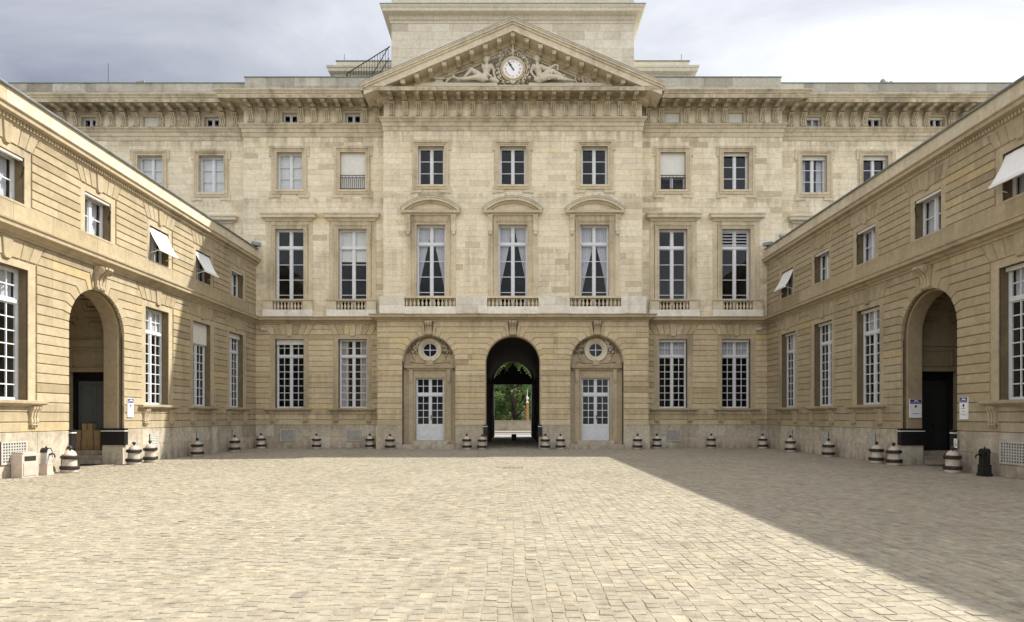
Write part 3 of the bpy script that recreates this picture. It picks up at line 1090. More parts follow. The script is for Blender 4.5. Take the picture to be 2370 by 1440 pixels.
# pavilion returns (quoins on the side of the pavilion)
for s_ in (-1, 1):
    rq = MB()
    for k in range(19):
        z0, z1 = JOINTS[k] + .02, JOINTS[k + 1] - .02
        a, b = sorted((s_ * 6.44, s_ * 6.495))
        rq.box(a, b, YG - .03, 0.02, z0, z1, rt())
    a, b = sorted((s_ * 6.40, s_ * 6.53))
    rq.box(a, b, YG - .08, 0.0, 0, 1.13, 0.5)
    kind(ob('return_quoins', rq, 'lowerm', mainb), 'stuff')

# upper ashlar
ho = []
for w in WS:
    ho += [(w - .95, w + .95, 6.4, 11.1), (w - .78, w + .78, 12.55, 14.72), (w - .45, w + .45, 15.9, 16.6)]
for s_ in (-1, 1):
    a, b = sorted((s_ * 13.25, s_ * 6.22))
    ashlar(SM, a, b, 6.45, 15.33, 0, ho)
    ashlar(SM, a, b, 15.93, 16.75, 0, ho, 0.41, lmin=0.5, lmax=0.9)
    h2 = []
    for w in WO:
        h2 += [(w - .95, w + .95, 6.4, 11.1), (w - .78, w + .78, 12.55, 14.72)]
    for w in WOF:
        h2 += [(w - .45, w + .45, 15.9, 16.6)]
    a, b = sorted((s_ * 27, s_ * 13.25))
    ashlar(SM, a, b, 8.2, 15.33, YO, h2)
    ashlar(SM, a, b, 15.93, 16.75, YO, h2, 0.41, lmin=0.5, lmax=0.9)
hc = []
for w in WC:
    hc += [(w - .95, w + .95, 6.4, 11.1), (w - .78, w + .78, 12.55, 14.72)]
ashlar(SM, -6.22, 6.22, 6.45, 15.33, YC, hc)
ashlar(SM, -6.22, 6.22, 15.93, 16.75, YC, (), 0.41)
for s_ in (-1, 1):
    rq = MB()
    for k in range(32):
        z0 = 6.45 + k * 0.2775
        a, b = sorted((s_ * 6.215, s_ * 6.238))
        rq.box(a, b, YC - .018, 0.02, z0 + .004, z0 + .2735, rt())
        a, b = sorted((s_ * 13.245, s_ * 13.268))
        rq.box(a, b, -.018, YO + .02, z0 + .004, z0 + .2735, rt())
    kind(ob('return_ashlar', rq, 'upper', mainb), 'stuff')

# string course, architrave, cornice
ob('string_course', MB().sweep([(-12.75, 0), (-6.45, 0), (-6.45, YG), (6.45, YG), (6.45, 0), (12.6, 0)], P_STRING), 'flat', mainb)
ENT = [(-27, YO), (-13.25, YO), (-13.25, 0), (-6.22, 0), (-6.22, YC), (6.22, YC), (6.22, 0), (13.25, 0), (13.25, YO), (27, YO)]
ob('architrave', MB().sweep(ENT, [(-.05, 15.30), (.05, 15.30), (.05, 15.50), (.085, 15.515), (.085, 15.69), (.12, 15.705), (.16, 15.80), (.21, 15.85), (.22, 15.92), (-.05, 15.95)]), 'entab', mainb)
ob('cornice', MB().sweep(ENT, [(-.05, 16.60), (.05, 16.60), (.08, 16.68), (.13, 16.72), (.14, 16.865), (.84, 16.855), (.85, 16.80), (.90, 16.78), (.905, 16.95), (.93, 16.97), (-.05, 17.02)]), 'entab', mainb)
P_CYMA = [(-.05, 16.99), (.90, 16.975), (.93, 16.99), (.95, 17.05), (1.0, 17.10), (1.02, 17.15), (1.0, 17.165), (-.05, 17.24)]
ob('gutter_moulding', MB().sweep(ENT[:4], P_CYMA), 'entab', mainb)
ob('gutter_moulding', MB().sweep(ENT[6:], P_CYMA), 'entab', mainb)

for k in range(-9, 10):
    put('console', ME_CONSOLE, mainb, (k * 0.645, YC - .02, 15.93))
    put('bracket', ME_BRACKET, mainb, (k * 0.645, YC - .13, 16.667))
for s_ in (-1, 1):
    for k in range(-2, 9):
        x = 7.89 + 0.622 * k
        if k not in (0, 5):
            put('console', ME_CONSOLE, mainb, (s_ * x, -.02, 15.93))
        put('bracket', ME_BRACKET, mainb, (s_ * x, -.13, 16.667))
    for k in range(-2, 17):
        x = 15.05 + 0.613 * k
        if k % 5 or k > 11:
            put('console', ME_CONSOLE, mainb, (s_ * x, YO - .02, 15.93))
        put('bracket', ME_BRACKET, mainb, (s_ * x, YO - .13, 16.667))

# parapet above the cornice
for s_ in (-1, 1):
    for x0, x1, yy, zt in ((13.25, 27.0, YO + .12, 18.24), (6.3, 13.25, .10, 18.30)):
        a, b = sorted((s_ * x0, s_ * x1))
        ashlar(SM, a, b, 17.0, zt, yy, (), 0.43, 'roofst', 0.9, 1.9, 0.02, 0.012)
        ob('parapet', MB().box(a, b, yy, yy + .45, 16.9, zt - .003, 0.4), 'roofst', mainb)
        ob('parapet_flashing', MB().box(a - .03, b + .03, yy - .05, yy + .5, zt, zt + .035), 'copper', mainb)
rf = MB().box(-28, 28, 0.55, 16.2, 16.95, 17.4)
ob('roof', rf, 'zinc', mainb)
for x, w, h, y in ((-18.9, 0.34, 0.32, .9), (-20.6, .2, .16, .8), (-21.9, .2, .14, .8), (-12.8, .22, .12, .5), (18.9, .3, .18, .9)):
    ob('chimney', MB().box(x - w / 2, x + w / 2, y, y + w, 17.4, 18.26 + h).box(x - w / 2 - .03, x + w / 2 + .03, y - .03, y + w + .03, 18.26 + h - .06, 18.262 + h), 'roofst', mainb)
# broken finial lump on the right parapet
fm = MB().ball((18.95, .95, 18.40), 0.20, n=8, sq=(1.6, 1, .8)).ball((18.8, .95, 18.58), 0.13, n=8).ball((19.2, .95, 18.45), .15, n=8)
ob('parapet_ornament', fm, 'roofst', mainb)
for x, z, h, y in ((-20.4, 18.2, 1.15, .7), (-9.75, 21.9, .62, 5.2), (9.75, 21.9, .62, 5.2)):
    ob('lightning_rod', MB().tube([(x, y, z - .3), (x, y, z + h)], .014, 5), 'iron', mainb)

# pediment
SL = 3.0 / 7.0
HW, ZP = 7.02, 20.12


def rake(off0, off1, fwd, s_, mb, cut=0.0, y=YC):
    x = HW - cut
    z = lambda xx, o: ZP - SL * xx - o
    pts = [(0, z(0, off1)), (x, z(x, off1)), (x, z(x, off0)), (0, z(0, off0))]
    if s_ < 0:
        pts = [(-a, b) for a, b in pts][::-1]
    mb.prism(pts, y - fwd, y + .3)


rk = MB()
for s_ in (-1, 1):
    rake(0.0, 0.055, 1.04, s_, rk)
    rake(0.05, 0.15, 1.01, s_, rk)
    rake(0.145, 0.25, 0.955, s_, rk, 0.03)
    rake(0.245, 0.55, 0.90, s_, rk, 0.05)
    rake(0.545, 0.76, 0.20, s_, rk, 0.5)
    rake(0.755, 0.86, 0.13, s_, rk, 0.9)
    rake(0.855, 0.98, 0.07, s_, rk, 1.2)
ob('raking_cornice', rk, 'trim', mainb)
for s_ in (-1, 1):
    ob('raking_flashing', (lambda q: (rake(-.028, .002, 1.05, s_, q), q)[1])(MB()), 'zinc', mainb)
for s_ in (-1, 1):
    for k in range(0 if s_ > 0 else 1, 10):
        x = k * 0.645
        put('bracket', ME_BRACKET, mainb, (s_ * x, YC - .16, ZP - SL * x - 0.55 - 0.194 - .055))
ty = MB().prism([(-6.7, 16.98), (6.7, 16.98), (0, 19.85)], YC, 4.5)
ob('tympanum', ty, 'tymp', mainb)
for a, b, d, z in ((-4.7, -.75, .35, 17.44), (.75, 4.7, .35, 17.44), (-.75, .75, .25, 17.40)):
    ob('pediment_ledge', MB().box(a, b, YC - d, YC + .02, 17.0, z), 'relief', mainb)

# attic tower and terraces behind the pediment
YT = 3.7
ob('tower_wall', MB().box(-6.72, 6.72, YT, 12, 17, 24.9), 'tower', mainb)
ashlar(SM, -6.72, 6.72, 17.6, 23.35, YT, (), 0.48, 'tower', 0.9, 1.7, 0.02, 0.007)
P_T = [(-.05, 23.30), (.05, 23.30), (.06, 23.42), (.10, 23.44), (.10, 23.66), (.14, 23.70), (.42, 23.75), (.44, 23.90), (.47, 23.92), (.52, 24.0), (.53, 24.05), (-.05, 24.1)]
ob('tower_cornice', MB().sweep([(-6.72, 12), (-6.72, YT), (6.72, YT), (6.72, 12)], P_T), 'tower', mainb)
ob('tower_flashing', MB().sweep([(-6.72, 12), (-6.72, YT), (6.72, YT), (6.72, 12)], [(-.05, 24.12), (.53, 24.055), (.55, 24.06), (.55, 24.085), (-.05, 24.15)]), 'copper', mainb)
dn = MB()
for i in range(92):
    x = -6.7 + 13.4 * (i + .5) / 92
    dn.box(x - .048, x + .048, YT - .145, YT - .08, 23.45, 23.65)
kind(ob('dentils', dn, 'tower', mainb), 'stuff')
ashlar(SM, -6.66, 6.66, 24.1, 25.7, YT + .25, (), 0.52, 'tower', 0.9, 1.7, 0.02, 0.007)
ob('tower_attic', MB().box(-6.66, 6.66, YT + .25, 12, 24.0, 25.7), 'tower', mainb)
for s_ in (-1, 1):
    a, b = sorted((s_ * 10.05, s_ * 6.7))
    ob('terrace_wall', MB().box(a, b, 4.7, 12, 17, 21.8), 'tower', mainb)
    pth = [(-10.05, 12), (-10.05, 4.7), (-6.7, 4.7)] if s_ < 0 else [(6.7, 4.7), (10.05, 4.7), (10.05, 12)]
    ob('terrace_cornice', MB().sweep(pth, [(-.05, 20.75), (.06, 20.75), (.10, 20.95), (.14, 21.0), (.38, 21.05), (.40, 21.2), (.45, 21.24), (.46, 21.34), (-.05, 21.38)]), 'tower', mainb)
    ob('terrace_flashing', MB().sweep(pth, [(-.05, 21.83), (.04, 21.80), (.05, 21.84), (-.05, 21.87)]), 'copper', mainb)
    dn = MB()
    for i in range(24):
        x = a + (b - a) * (i + .5) / 24
        dn.box(x - .04, x + .04, 4.54, 4.62, 20.78, 20.93)
    kind(ob('dentils', dn, 'tower', mainb), 'stuff')

# building mass and passage
bm_ = MB()
for s_ in (-1, 1):
    a, b = sorted((s_ * 1.95, s_ * 28))
    bm_.box(a, b, 2.75, 16.0, 0, 16.94)
bm_.box(-1.94, 1.94, 2.75, 16.0, 6.3, 16.93)
bm_.box(-1.94, 1.94, 0.0, 2.74, 6.1, 6.35)
ob('rear_mass', bm_, 'upper', mainb)
pg = MB()
for s_ in (-1, 1):
    a, b = sorted((s_ * 1.62, s_ * 1.94))
    pg.box(a, b, YG + .5, 16.0, 0, 4.12)
    for yy in (1.5, 4.5, 7.5, 10.5, 13.5):
        a, b = sorted((s_ * 1.45, s_ * 1.625))
        pg.box(a, b, yy - .3, yy + .3, 0, 3.7)
        a, b = sorted((s_ * 1.38, s_ * 1.63))
        pg.box(a, b, yy - .36, yy + .36, 3.7, 3.95)
pg.arcband(0, 4.10, 1.62, 1.98, 0, math.pi, YG + .5, 16.0, 20)
ob('passage', pg, 'passage_shade', mainb)
pe = MB()
wall(pe, -3.2, 3.2, 0, 7.0, 15.9, 16.4, (), ((0, 1.45, 4.25),))
ob('street_portal', pe, 'passage_shade', mainb)
# iron gate overthrow in the street portal: crest of two seated figures round a shield
gt = MB().box(-1.5, 1.5, 16.05, 16.2, 3.98, 4.42)
gt.prism([(-1.4, 4.4), (1.4, 4.4), (1.38, 4.50), (1.10, 4.66), (.80, 4.86), (.5, 4.84), (.34, 5.05), (-.34, 5.05), (-.5, 4.84), (-.80, 4.86), (-1.10, 4.66), (-1.38, 4.50)], 16.08, 16.16)
gt.prism([(-.30, 4.9), (.30, 4.9), (.34, 5.16), (.22, 5.34), (.10, 5.40), (.12, 5.50), (.04, 5.55), (.04, 5.68), (-.04, 5.68), (-.04, 5.55), (-.12, 5.50), (-.10, 5.40), (-.22, 5.34), (-.34, 5.16)], 16.06, 16.18)
for s_ in (-1, 1):
    for cx_, cz_, rr in ((.66, 5.24, .09), (.70, 5.04, .16), (.84, 4.86, .17), (1.06, 4.68, .13), (1.24, 4.56, .10), (.46, 4.92, .13), (.76, 5.31, .05), (1.04, 4.92, .05), (1.14, 4.84, .05), (.30, 5.15, .10)):
        gt.ball((s_ * cx_, 16.12, cz_), rr, sq=(1, .5, 1))
ob('gate_overthrow', gt, 'iron', mainb)
for s_ in (-1, 1):
    a, b = sorted((s_ * 1.40, s_ * 1.46))
    gl_ = MB().box(a, b, 14.6, 16.0, .05, 3.95)
    a, b = sorted((s_ * 1.375, s_ * 1.40))
    for i in range(3):
        gl_.box(a, b, 14.65 + i * .45, 15.0 + i * .45, .1 + (0 if i != 1 else .0), 1.6)
    ob('gate_leaf', gl_, 'iron', mainb)

# ---- windows of the main front
def first_surround(uc, y):
    mb = MB().frame(uc, 6.75, 10.79, 0.70, [(0.035, .05), (0.06, .03), (0.07, .06), (0.045, .10)], y, bottom=False)
    for s_ in (-1, 1):
        a, b = sorted((uc + s_ * 0.93, uc + s_ * 1.16))
        mb.box(a, b, y - .04, y + .02, 6.75, 11.18)
    mb.box(uc - .93, uc + .93, y - .045, y + .02, 11.01, 11.18)
    ob('surround', mb, 'surr', mainb)


def attic_surround(uc, y):
    mb = MB().frame(uc, 12.7, 14.57, 0.63, [(0.035, .05), (0.055, .03), (0.07, .06), (0.05, .105)], y)
    for s_ in (-1, 1):
        for z0, z1 in ((14.35, 14.85), (12.30, 12.60)):
            a, b = sorted((uc + s_ * .80, uc + s_ * 0.98))
            mb.box(a, b, y - .07, y + .02, z0, z1)
        a, b = sorted((uc + s_ * .84, uc + s_ * 0.90))
        mb.box(a, b, y - .045, y + .02, 12.60, 14.35)
        a, b = sorted((uc + s_ * .45, uc + s_ * 0.80))
        mb.box(a, b, y - .066, y + .02, 12.32, 12.49)
    mb.box(uc - .80, uc + .80, y - .075, y + .02, 14.782, 14.853)
    mb.box(uc - .72, uc + .72, y - .10, y + .35, 12.60, 12.702)
    ob('surround', mb, 'surr', mainb)


def balcony(uc, y):
    mb = MB().box(uc - 1.22, uc + 1.22, y - .30, y + .02, 6.44, 6.76, .9)
    b = ob('balcony', mb, 'light', mainb)
    for s_ in (-1, 1):
        a, c = sorted((uc + s_ * .74, uc + s_ * 1.20))
        ob('pedestal', MB().box(a, c, y - .27, y + .02, 6.762, 7.18).box(a + .06, c - .06, y - .28, y, 6.84, 7.10), 'trim', b)
    ob('handrail', MB().hood(uc - 1.2, uc + 1.2, y - .27, [(-.30, 7.18), (.01, 7.18), (.02, 7.21), (.05, 7.22), (.06, 7.28), (-.30, 7.30)]), 'trim', b)
    for i in range(9):
        put('baluster', ME_BAL, b, (uc - .66 + 1.32 * i / 8, y - .15, 6.79))


def railing(uc, y, z0, w, h):
    mb = MB()
    for z in (z0 + .04, z0 + h - .12, z0 + h):
        mb.box(uc - w / 2, uc + w / 2, y - .012, y + .012, z - .014, z + .014)
    n = 13
    for i in range(n):
        x = uc - w / 2 + w * (i + .5) / n
        mb.box(x - .009, x + .009, y - .009, y + .009, z0 + .04, z0 + h - .12)
    for i in range(7):
        x = uc - w / 2 + w * (i + .5) / 7
        mb.arcband(x, z0 + h - .06, .028, .04, 0, 2 * math.pi, y - .006, y + .006, 8)
    ob('window_railing', mb, 'iron', mainb)


for i, uc in enumerate(WS):
    ground_window(mainb, uc, 0, **({'shutter': 0.26} if i == 0 else {'curtain': 'side', 'cmat': 'drape'} if i == 1 else {'shutter': 0.13, 'curtain': 'transom'}))
    grid = KIT_FIRST
    place_window(mainb, uc, 6.75, 0.27, KIT_FIRST, 1.40, 4.04, shade=(1.55 if i == 1 else 0))
    first_surround(uc, 0)
    if i == 3:
        lv = MB()
        for q in range(5):
            lv.box(uc - .64, uc + .64, .16, .19, 10.02 + q * .15, 10.05 + q * .15)
        ob('louvre', lv, 'white', mainb)
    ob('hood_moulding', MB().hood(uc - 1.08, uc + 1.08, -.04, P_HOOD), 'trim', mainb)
    balcony(uc, 0)
    sh = 1.78 if i == 1 else 1.18 if i == 2 else (0.13 if i == 3 else 0)
    place_window(mainb, uc, 12.7, 0.27, KIT_ATTIC, 1.26, 1.87, shutter=sh, shade=(1.75 if i == 0 else 0))
    attic_surround(uc, 0)
    if i in (1, 2):
        railing(uc, -.02, 12.72, 1.24, .70)
for uc, sh in ((WS[0], 0), (WS[1], 0), (WS[2], .42), (WS[3], .42)):
    place_window(mainb, uc, 15.98, .25, KIT_FRIEZE, .74, .54, shutter=sh)
for i, uc in enumerate(WO):
    place_window(mainb, uc, 12.7, YO + .27, KIT_ATTIC, 1.26, 1.87, shade=(1.75 if i in (0, 1) else 0), shutter=(.16 if i > 1 else 0), curtain=('side' if i == 2 else None))
    attic_surround(uc, YO)
    place_window(mainb, uc, 6.75, YO + .27, KIT_FIRST, 1.40, 4.04)
    first_surround(uc, YO)
    ob('hood_moulding', MB().hood(uc - 1.08, uc + 1.08, YO - .04, P_HOOD), 'trim', mainb)
for i, uc in enumerate(WOF):
    place_window(mainb, uc, 15.98, YO + .25, KIT_FRIEZE, .74, .54, shutter=(.50 if i == 1 else .10 if i > 2 else 0), curtain=('full' if i == 3 else None))

# pavilion first floor: segmental pediments on consoles
for uc, cst in zip(WC, ('tied', 'tied_high', 'tied_low')):
    place_window(mainb, uc, 6.75, YC + .27, KIT_FIRST, 1.40, 4.04, curtain=cst)
    y = YC
    mb = MB().frame(uc, 6.75, 10.79, 0.70, [(0.035, .05), (0.06, .03), (0.07, .06), (0.045, .10)], y, bottom=False)
    for s_ in (-1, 1):
        a, b = sorted((uc + s_ * 0.93, uc + s_ * 1.20))
        mb.box(a, b, y - .06, y + .02, 6.75, 11.25)
        a, b = sorted((uc + s_ * 1.0, uc + s_ * 1.06))
        mb.box(a, b, y - .075, y + .02, 6.75, 10.3)
    mb.box(uc - .93, uc + .93, y - .04, y + .02, 11.01, 11.25)
    ob('surround', mb, 'surr', mainb)
    hd = MB().hood(uc - 1.17, uc + 1.17, y - .05, [(-.04, 11.22), (.06, 11.22), (.09, 11.27), (.24, 11.30), (.26, 11.36), (.28, 11.40), (-.04, 11.42)])
    Rr = 2.125
    cz = 12.05 - Rr
    a = math.acos(1.44 / Rr)
    hd.arcband(uc, cz, Rr - .05, Rr, a, math.pi - a, y - .36, y + .02, 18)
    hd.arcband(uc, cz, Rr - .16, Rr - .045, a, math.pi - a, y - .32, y + .02, 18)
    hd.arcband(uc, cz, Rr - .24, Rr - .155, a + .02, math.pi - a - .02, y - .14, y + .02, 18)
    ob('segmental_pediment', hd, 'trim', mainb)
    ob('pediment_flashing', MB().arcband(uc, cz, Rr, Rr + .02, a, math.pi - a, y - .37, y + .02, 18), 'zinc', mainb)
    for s_ in (-1, 1):
        cb = MB()
        pr = [(.02, 0), (-.08, 0), (-.11, .05), (-.08, .12), (-.06, .35), (-.09, .55), (-.16, .70), (-.18, .80), (.02, .80)]
        for x0, x1, k in ((-.10, -.035, 1.0), (-.035, .035, .8), (.035, .10, 1.0)):
            cb.side([(y - .05 + (p * k if p < 0 else p), 10.42 + q) for p, q in pr], uc + s_ * 1.09 + x0, uc + s_ * 1.09 + x1)
        cb.ball((uc + s_ * 1.09, y - .10, 10.36), .10, sq=(1, .7, 1))
        ob('scroll_console', cb, 'trim', mainb)
    place_window(mainb, uc, 12.7, YC + .27, KIT_ATTIC, 1.26, 1.87)
    attic_surround(uc, YC)
    bal = ob('balcony', MB().box(uc - 1.22, uc + 1.22, -1.02, YC + .02, 6.44, 6.79, .9), 'light', mainb)
    for i in range(13):
        put('baluster', ME_BAL, bal, (uc - 1.14 + 2.28 * i / 12, -.86, 6.80))
    ob('handrail', MB().box(uc - 1.22, uc + 1.22, -1.02, -.66, 7.19, 7.29), 'trim', bal)
for a, b in ((-6.35, -5.16), (-2.72, -1.22), (1.22, 2.72), (5.16, 6.35)):
    n = max(1, round((b - a) / 1.1))
    pd = MB()
    pd.box(a + .002, b - .002, -1.0, YC + .02, 6.44, 7.25, .7)
    ob('balcony_pedestal', pd, 'light', mainb)
    ashlar(SM, a, b, 6.46, 7.28, -1.01, (), .41, 'light', .6, 1.3, .02, .006)

# doors in the niches
for c, r, zs in NICHES:
    yn = YG + .385
    d = place_window(mainb, c, .38, yn + .16, KIT_DOOR, 1.38, 3.03, name='door')
    d['label'] = 'white glazed double door with small panes'
    ob('handle', MB().box(c + .03, c + .06, yn + .06, yn + .12, 1.40, 1.62), 'iron', d)
    db = MB().frame(c, .38, 3.41, .69, [(.06, .03), (.04, .05)], yn, bottom=False)
    for s_ in (-1, 1):
        a, b = sorted((c + s_ * .80, c + s_ * 1.03))
        db.box(a, b, yn - .05, yn + .01, 0.3, 3.83)
        a, b = sorted((c + s_ * .83, c + s_ * 1.0))
        db.box(a, b, yn - .12, yn + .01, 3.28, 3.83)
        db.box(a + .02, b - .02, yn - .10, yn + .01, 3.20, 3.28)
    ob('door_surround', db, 'flat', mainb)
    ob('door_hood', MB().hood(c - 1.06, c + 1.06, yn - .05, [(-.04, 3.80), (.05, 3.80), (.07, 3.86), (.15, 3.89), (.17, 3.97), (.18, 4.0), (-.04, 4.02)]), 'flat', mainb)
    ob('threshold', MB().box(c - 1.26, c + 1.26, YG - .10, yn + .3, 0, .20).box(c - .9, c + .9, yn - .1, yn + .3, .20, .38), 'plinth', mainb)
    oc = MB()
    oc.arcband(c, 4.77, .44, .56, 0, 2 * math.pi, yn - .09, yn + .01, 28)
    oc.arcband(c, 4.77, .37, .445, 0, 2 * math.pi, yn - .06, yn + .01, 28)
    oc.arcband(c, 4.77, .35, .52, 0, 2 * math.pi, yn - .02, yn + .05, 28)
    oculus = ob('oculus', oc, 'trim', mainb)
    of = MB().arcband(c, 4.77, .315, .362, 0, 2 * math.pi, yn + .03, yn + .07, 28)
    of.box(c - .018, c + .018, yn + .03, yn + .06, 4.45, 5.09).box(c - .32, c - .018, yn + .03, yn + .06, 4.752, 4.788).box(c + .018, c + .32, yn + .03, yn + .06, 4.752, 4.788)
    ob('frame', of, 'white', oculus)
    ob('pane', MB().prism([(c + .33 * math.cos(2 * math.pi * k / 24), 4.77 + .33 * math.sin(2 * math.pi * k / 24)) for k in range(24)], yn + .044, yn + .05), 'glass', oculus)
    rb = MB().box(c - .5, c + .5, yn + .75, yn + .8, 4.25, 5.25).box(c - .5, c + .5, yn + .24, yn + .75, 4.24, 4.26).box(c - .5, c + .5, yn + .24, yn + .75, 5.24, 5.26)
    rb.box(c - .52, c - .5, yn + .24, yn + .75, 4.24, 5.26).box(c + .5, c + .52, yn + .24, yn + .75, 4.24, 5.26)
    ob('room', rb, 'room', oculus)
    for s_ in (-1, 1):
        gr = random.Random(int(c * 10) + s_)
        fr_ = MB()
        for i in range(110):
            a = gr.uniform(R(8), R(66))
            rr = gr.uniform(.64, 1.16)
            x, z = math.cos(a) * rr, 4.17 + .12 + math.sin(a) * rr * 0.98
            if math.hypot(x, z - 4.77) < .60 or math.hypot(x, z - 4.17) > 1.20 or z < 4.62:
                continue
            fr_.ball((c + s_ * x, yn - gr.uniform(.02, .08), z), gr.uniform(.035, .08), gr.uniform(.0, 1.0) ** 1.3, n=6)
        ob('fruit_garland', fr_, 'darkrelief', mainb, smooth=True)
        sc = MB()
        sc.tube([(c + s_ * .10, yn - .03, 4.10), (c + s_ * .30, yn - .05, 4.16), (c + s_ * .55, yn - .05, 4.16), (c + s_ * .78, yn - .05, 4.22), (c + s_ * .92, yn - .04, 4.24), (c + s_ * .95, yn - .04, 4.16), (c + s_ * .88, yn - .04, 4.13)], .035, 6)
        sc.tube([(c + s_ * .60, yn - .03, 4.20), (c + s_ * .72, yn - .05, 4.34), (c + s_ * .78, yn - .05, 4.52), (c + s_ * .84, yn - .04, 4.62)], .05, 6, taper=[.05, .07, .06, .03])
        sc.box(*sorted((c + s_ * .14, c + s_ * .98)), yn - .035, yn + .01, 4.015, 4.10)
        ob('scroll_ornament', sc, 'flat', mainb, smooth=False)
    ob('cartouche', MB().side([(yn - .14, 4.03), (yn - .09, 4.03), (yn + .01, 4.03), (yn + .01, 4.26), (yn - .10, 4.26), (yn - .15, 4.18)], c - .16, c + .16).box(c - .06, c + .06, yn - .165, yn, 4.03, 4.28), 'flat', mainb)
    ob('archivolt', MB().arcband(c, zs, r - .05, r - .003, 0, math.pi, YG + .02, yn, 26), 'flat', mainb)
    keystone(mainb, c, YG - .05, 5.42, 6.09, .30, .26)
keystone(mainb, 0, YG - .05, 5.42, 6.09, .32, .30)
ob('archivolt', MB().arcband(0, 4.10, 1.333 - .045, 1.331, 0, math.pi, YG - .03, YG + .5, 30).box(-1.331, -1.288, YG - .03, YG + .5, 1.16, 4.10).box(1.288, 1.331, YG - .03, YG + .5, 1.16, 4.10), 'flat', mainb)
ob('arch_plinth', MB().box(-1.33, -1.25, YG - .07, YG + .5, 0, 1.16), 'plinth', mainb)
ob('arch_plinth', MB().box(1.25, 1.33, YG - .07, YG + .5, 0, 1.16), 'plinth', mainb)
jamb_guard(mainb, -1.26, 1, YG - .02, .5)
jamb_guard(mainb, 1.26, -1, YG - .02, .5)
for uc, z in ((-11.05, .36), (-7.80, .34), (7.90, .34)):
    grille(mainb, uc, -.10, z, .74, .57, 12, 9)
SM.finish()

# ---- relief sculpture in the pediment
PX = lambda px: (px - 1187) / 48.4
PZ = lambda py: 17.44 + (194.5 - py) / 48.4


def sculpt(name, balls, mat, parent, voxel=0.018, smooth=2):
    mb = MB()
    for seg in balls:
        if len(seg) == 4:
            x, y, z, r = seg
            mb.ball((x, y, z), r, n=10)
        else:
            (x0, y0, z0, r0), (x1, y1, z1, r1) = seg
            L = math.dist((x0, y0, z0), (x1, y1, z1))
            n = max(2, int(L / (min(r0, r1) * 0.45)))
            for i in range(n + 1):
                f = i / n
                mb.ball((x0 + (x1 - x0) * f, y0 + (y1 - y0) * f, z0 + (z1 - z0) * f), r0 + (r1 - r0) * f, n=10)
    me = bpy.data.meshes.new('tmp')
    me.from_pydata(mb.v, [], mb.f)
    tmp = bpy.data.objects.new('tmp', me)
    COL.objects.link(tmp)
    md = tmp.modifiers.new('r', 'REMESH')
    md.mode, md.voxel_size = 'VOXEL', voxel
    sm_ = tmp.modifiers.new('s', 'SMOOTH')
    sm_.factor, sm_.iterations = 0.5, smooth
    dg = bpy.context.evaluated_depsgraph_get()
    ev = bpy.data.meshes.new_from_object(tmp.evaluated_get(dg))
    bpy.data.objects.remove(tmp)
    out = MB()
    out.v = [tuple(v.co) for v in ev.vertices]
    out.f = [tuple(p.vertices) for p in ev.polygons]
    out.t, out.m = [0.55] * len(out.f), [0] * len(out.f)
    return ob(name, out, mat, parent, smooth=True)


def J(px, py, d, r):
    return (PX(px), YC - d, PZ(py), r)


def chain(*js):
    return [(a, b) for a, b in zip(js, js[1:])]


def face(px, py, d, turn):
    """skull, jaw, nose, brow, ears"""
    x, y, z = PX(px), YC - d, PZ(py)
    s_ = turn
    return [(x, y, z + .03, .15), (x + s_ * .03, y - .03, z - .08, .11), (x + s_ * .06, y - .16, z - .02, .028), (x + s_ * .055, y - .125, z + .055, .04),
            (x + s_ * .05, y - .13, z - .11, .036), (x - .145, y, z - .01, .034), (x + .145, y, z - .01, .034)]


L = []
L += face(1126, 141, .30, -0.4)
L += chain(J(1126, 147, .29, .085), J(1127, 152, .28, .10), J(1127, 160, .27, .20), J(1125, 170, .26, .165), J(1122, 182, .26, .18))
L += chain(J(1118, 153, .28, .085), J(1118, 157, .30, .078), J(1123, 170, .36, .062), J(1131, 177, .40, .052), J(1138, 181, .40, .045))
L += chain(J(1136, 152, .26, .085), J(1142, 160, .24, .07), J(1143, 170, .26, .06), J(1146, 180, .30, .05))
L += [J(1123, 161.5, .41, .055), J(1131, 161.5, .41, .055)]
L += chain(J(1119, 184, .32, .16), J(1106, 174, .36, .13), J(1091, 164, .34, .10), J(1084, 171, .30, .088), J(1074, 182, .28, .062), J(1068, 187, .30, .045), J(1062, 189, .34, .04))
L += chain(J(1119, 187, .38, .15), J(1103, 184, .42, .125), J(1094, 185, .42, .098), J(1078, 187, .40, .082), J(1060, 186, .38, .055), J(1052, 183, .38, .05), J(1050, 177, .38, .035))
for a, b in ((1106, 1118), (1110, 1124), (1114, 1130)):
    L += chain(J(a, 176, .48, .03), J(a + 3, 184, .50, .035), J(b, 191, .46, .04))
L += chain(J(1138, 185, .28, .12), J(1146, 188, .28, .13), J(1152, 190, .28, .08))
fig = sculpt('reclining_figure', L, 'relief', mainb)
fig['label'] = 'carved stone figure reclining to the left of the clock'
hr = MB()
for i in range(26):
    a = rng.uniform(0, 2 * math.pi)
    e = rng.uniform(0.1, 1.3)
    hr.ball((PX(1126) + .15 * math.cos(a) * math.cos(e), YC - .29 + .14 * abs(math.sin(a)) * math.cos(e) - .03, PZ(141) + .07 + .14 * math.sin(e)), .042, n=6)
ob('hair', hr, 'relief', fig, smooth=True)
Rr_ = []
Rr_ += face(1243, 139, .30, 0.5)
Rr_ += chain(J(1243, 146, .29, .085), J(1244, 152, .28, .10), J(1244.5, 160, .27, .205), J(1247, 170, .26, .155), J(1251, 182, .26, .19))
Rr_ += chain(J(1235, 153, .28, .08), J(1231, 160, .26, .075), J(1229, 169, .28, .065), J(1234, 177, .34, .055), J(1241, 184, .38, .05))
